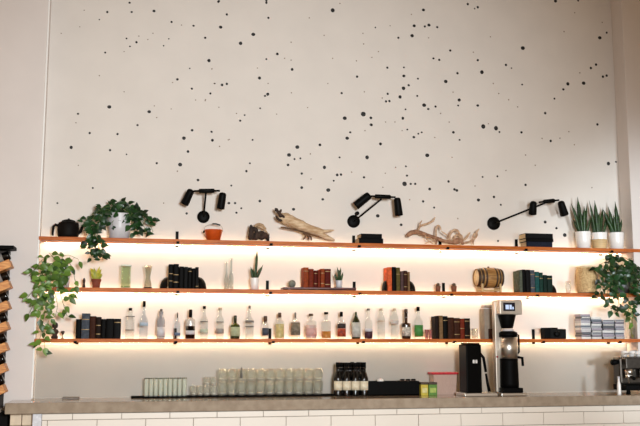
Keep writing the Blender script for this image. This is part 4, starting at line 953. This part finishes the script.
for k, u in enumerate((630.5, 645)):
    xg = xx(u); MB().solid([(.036, zz(375)), (.036, zz(369))], 20, Matrix.Translation((xg, -.11, 0))).build('group_head', M_chrome, t)
    pf = MB().solid([(.033, zz(378)), (.034, zz(375))], 20, Matrix.Translation((xg, -.11, 0))).build('portafilter', M_chrome, t)
    MB().tube([(xg, -.14, zz(376.5)), (xg-.02, -.2, zz(377.2)), (xg-.04, -.27, zz(378))], [.010, .014, .015], 10).build('portafilter_handle', M_black, pf)
MB().tube([(x0+.01, -.02, zz(362)), (x0-.03, -.03, zz(362.3)), (x0-.075, -.04, zz(362.6))], [.018, .026, .028], 14).build('steam_knob', M_black, t)
MB().tube([(x0+.02, -.13, zz(368)), (x0+.01, -.17, zz(372)), (x0+.015, -.18, zz(383))], .006, 8).build('steam_wand', M_chrome, t)
for k, u in enumerate((624.5, 631.5, 638)):
    p = Vector((X(u, -.34, ZC+zz(357)+.002), -.34, ZC+zz(357)+.0015))
    lb = ['white espresso cup on the machine top nearest its steam knob', 'white espresso cup in the middle on the machine top', 'white espresso cup on the machine top under the reed plant'][k]
    t2 = thing('espresso_cup', lb, 'cup', p, 'cups on the espresso machine')
    MB().lathe([(.0004, 0), (.022, 0), (.03, .02), (.036, .055), (.033, .055), (.027, .02), (.0004, .006)], 22).build('cup_body', M_white, t2)
    MB().tube([(.033, 0, .045), (.05, 0, .042), (.048, 0, .022), (.031, 0, .018)], .004, 8).build('handle', M_white, t2)
t = thing('milk_bottle', 'slim white bottle standing before the espresso machine', 'bottle', cb(619.3, -.56)); s = mpp(619, -.56); h = at(619, 376.5, -.56).z-ZC
lathe_part('bottle_body', [(1.7*s, 0), (1.8*s, .01), (1.7*s, h*.55), (.9*s, h*.75), (.9*s, h*.9)], M_white, t, 18)
lathe_part('cap', [(1.1*s, h*.9), (1.1*s, h)], M_paleg, t, 16)

# ------------------------------------------------------------------ wine rack on the left wall
xr = X(10, -.42, 1.9)
t = thing('wine_rack', 'tall pine wine rack with slanting boards at the edge of the wall', 'wine rack', (xr-.24, -.33, 0)); o = t.location
ztop = at(8, 245.5, -.42).z
MB().box(-.26, .255, -.10, .10, ztop-.03, ztop).build('top_board', M_black, t, bevel=.003)
MB().box(-.26, .205, .085, .105, 0, ztop-.031).build('back_panel', mat('dark_stained_board', (40, 30, 24), .7), t)
MB().box(-.26, xl-.004-o.x, -.10, .084, 0, .86).build('base_cabinet', mat('dark_cabinet', (10, 9, 9), .6, spec=.08), t, bevel=.004)
MB().box(-.26, .21, -.105, .084, .861, .885).build('cabinet_top', mat('pale_cabinet_edge', (190, 180, 168), .4), t)
n = 7; dz = (ztop-.145-.885)/n
src = None; ang = -.42
for k in range(n):
    zb = .885+dz*k+.075
    MM = Matrix.Translation((0, 0, zb)) @ Matrix.Rotation(ang, 4, 'Y')
    MB().box(-.26, .25, -.095, .084, -.04, .03, MM).build('slanted_board', M_rackwood, t, bevel=.003)
    # bottle lying on the board
    p = Vector((o.x, o.y, 0))+(MM @ Vector((.085, 0, .031+.042)))
    lb = f'dark wine bottle lying on the rack board, {ORD[k]} up from the dark cabinet'
    if src is None:
        src = thing('racked_bottle', lb, 'bottle', p, 'bottles lying in the wine rack'); src.rotation_euler = (0, ang, 0)
        MX = Matrix.Translation((.18, 0, 0)) @ Matrix.Rotation(-PI/2, 4, 'Y')
        MB().solid([(.03, 0), (.039, .004), (.04, .02), (.04, .2), (.03, .24), (.015, .27), (.014, .33), (.016, .335)], 22, MX).build('glass_body', M_dbottle, src)
        MB().lathe([(.0405, .06), (.0412, .06), (.0412, .16), (.0405, .16)], 22, MX, closed=True).build('paper_label', mat('grey_wine_label', (150, 144, 138), .6), src)
    else:
        c = dup(src, p, lb)
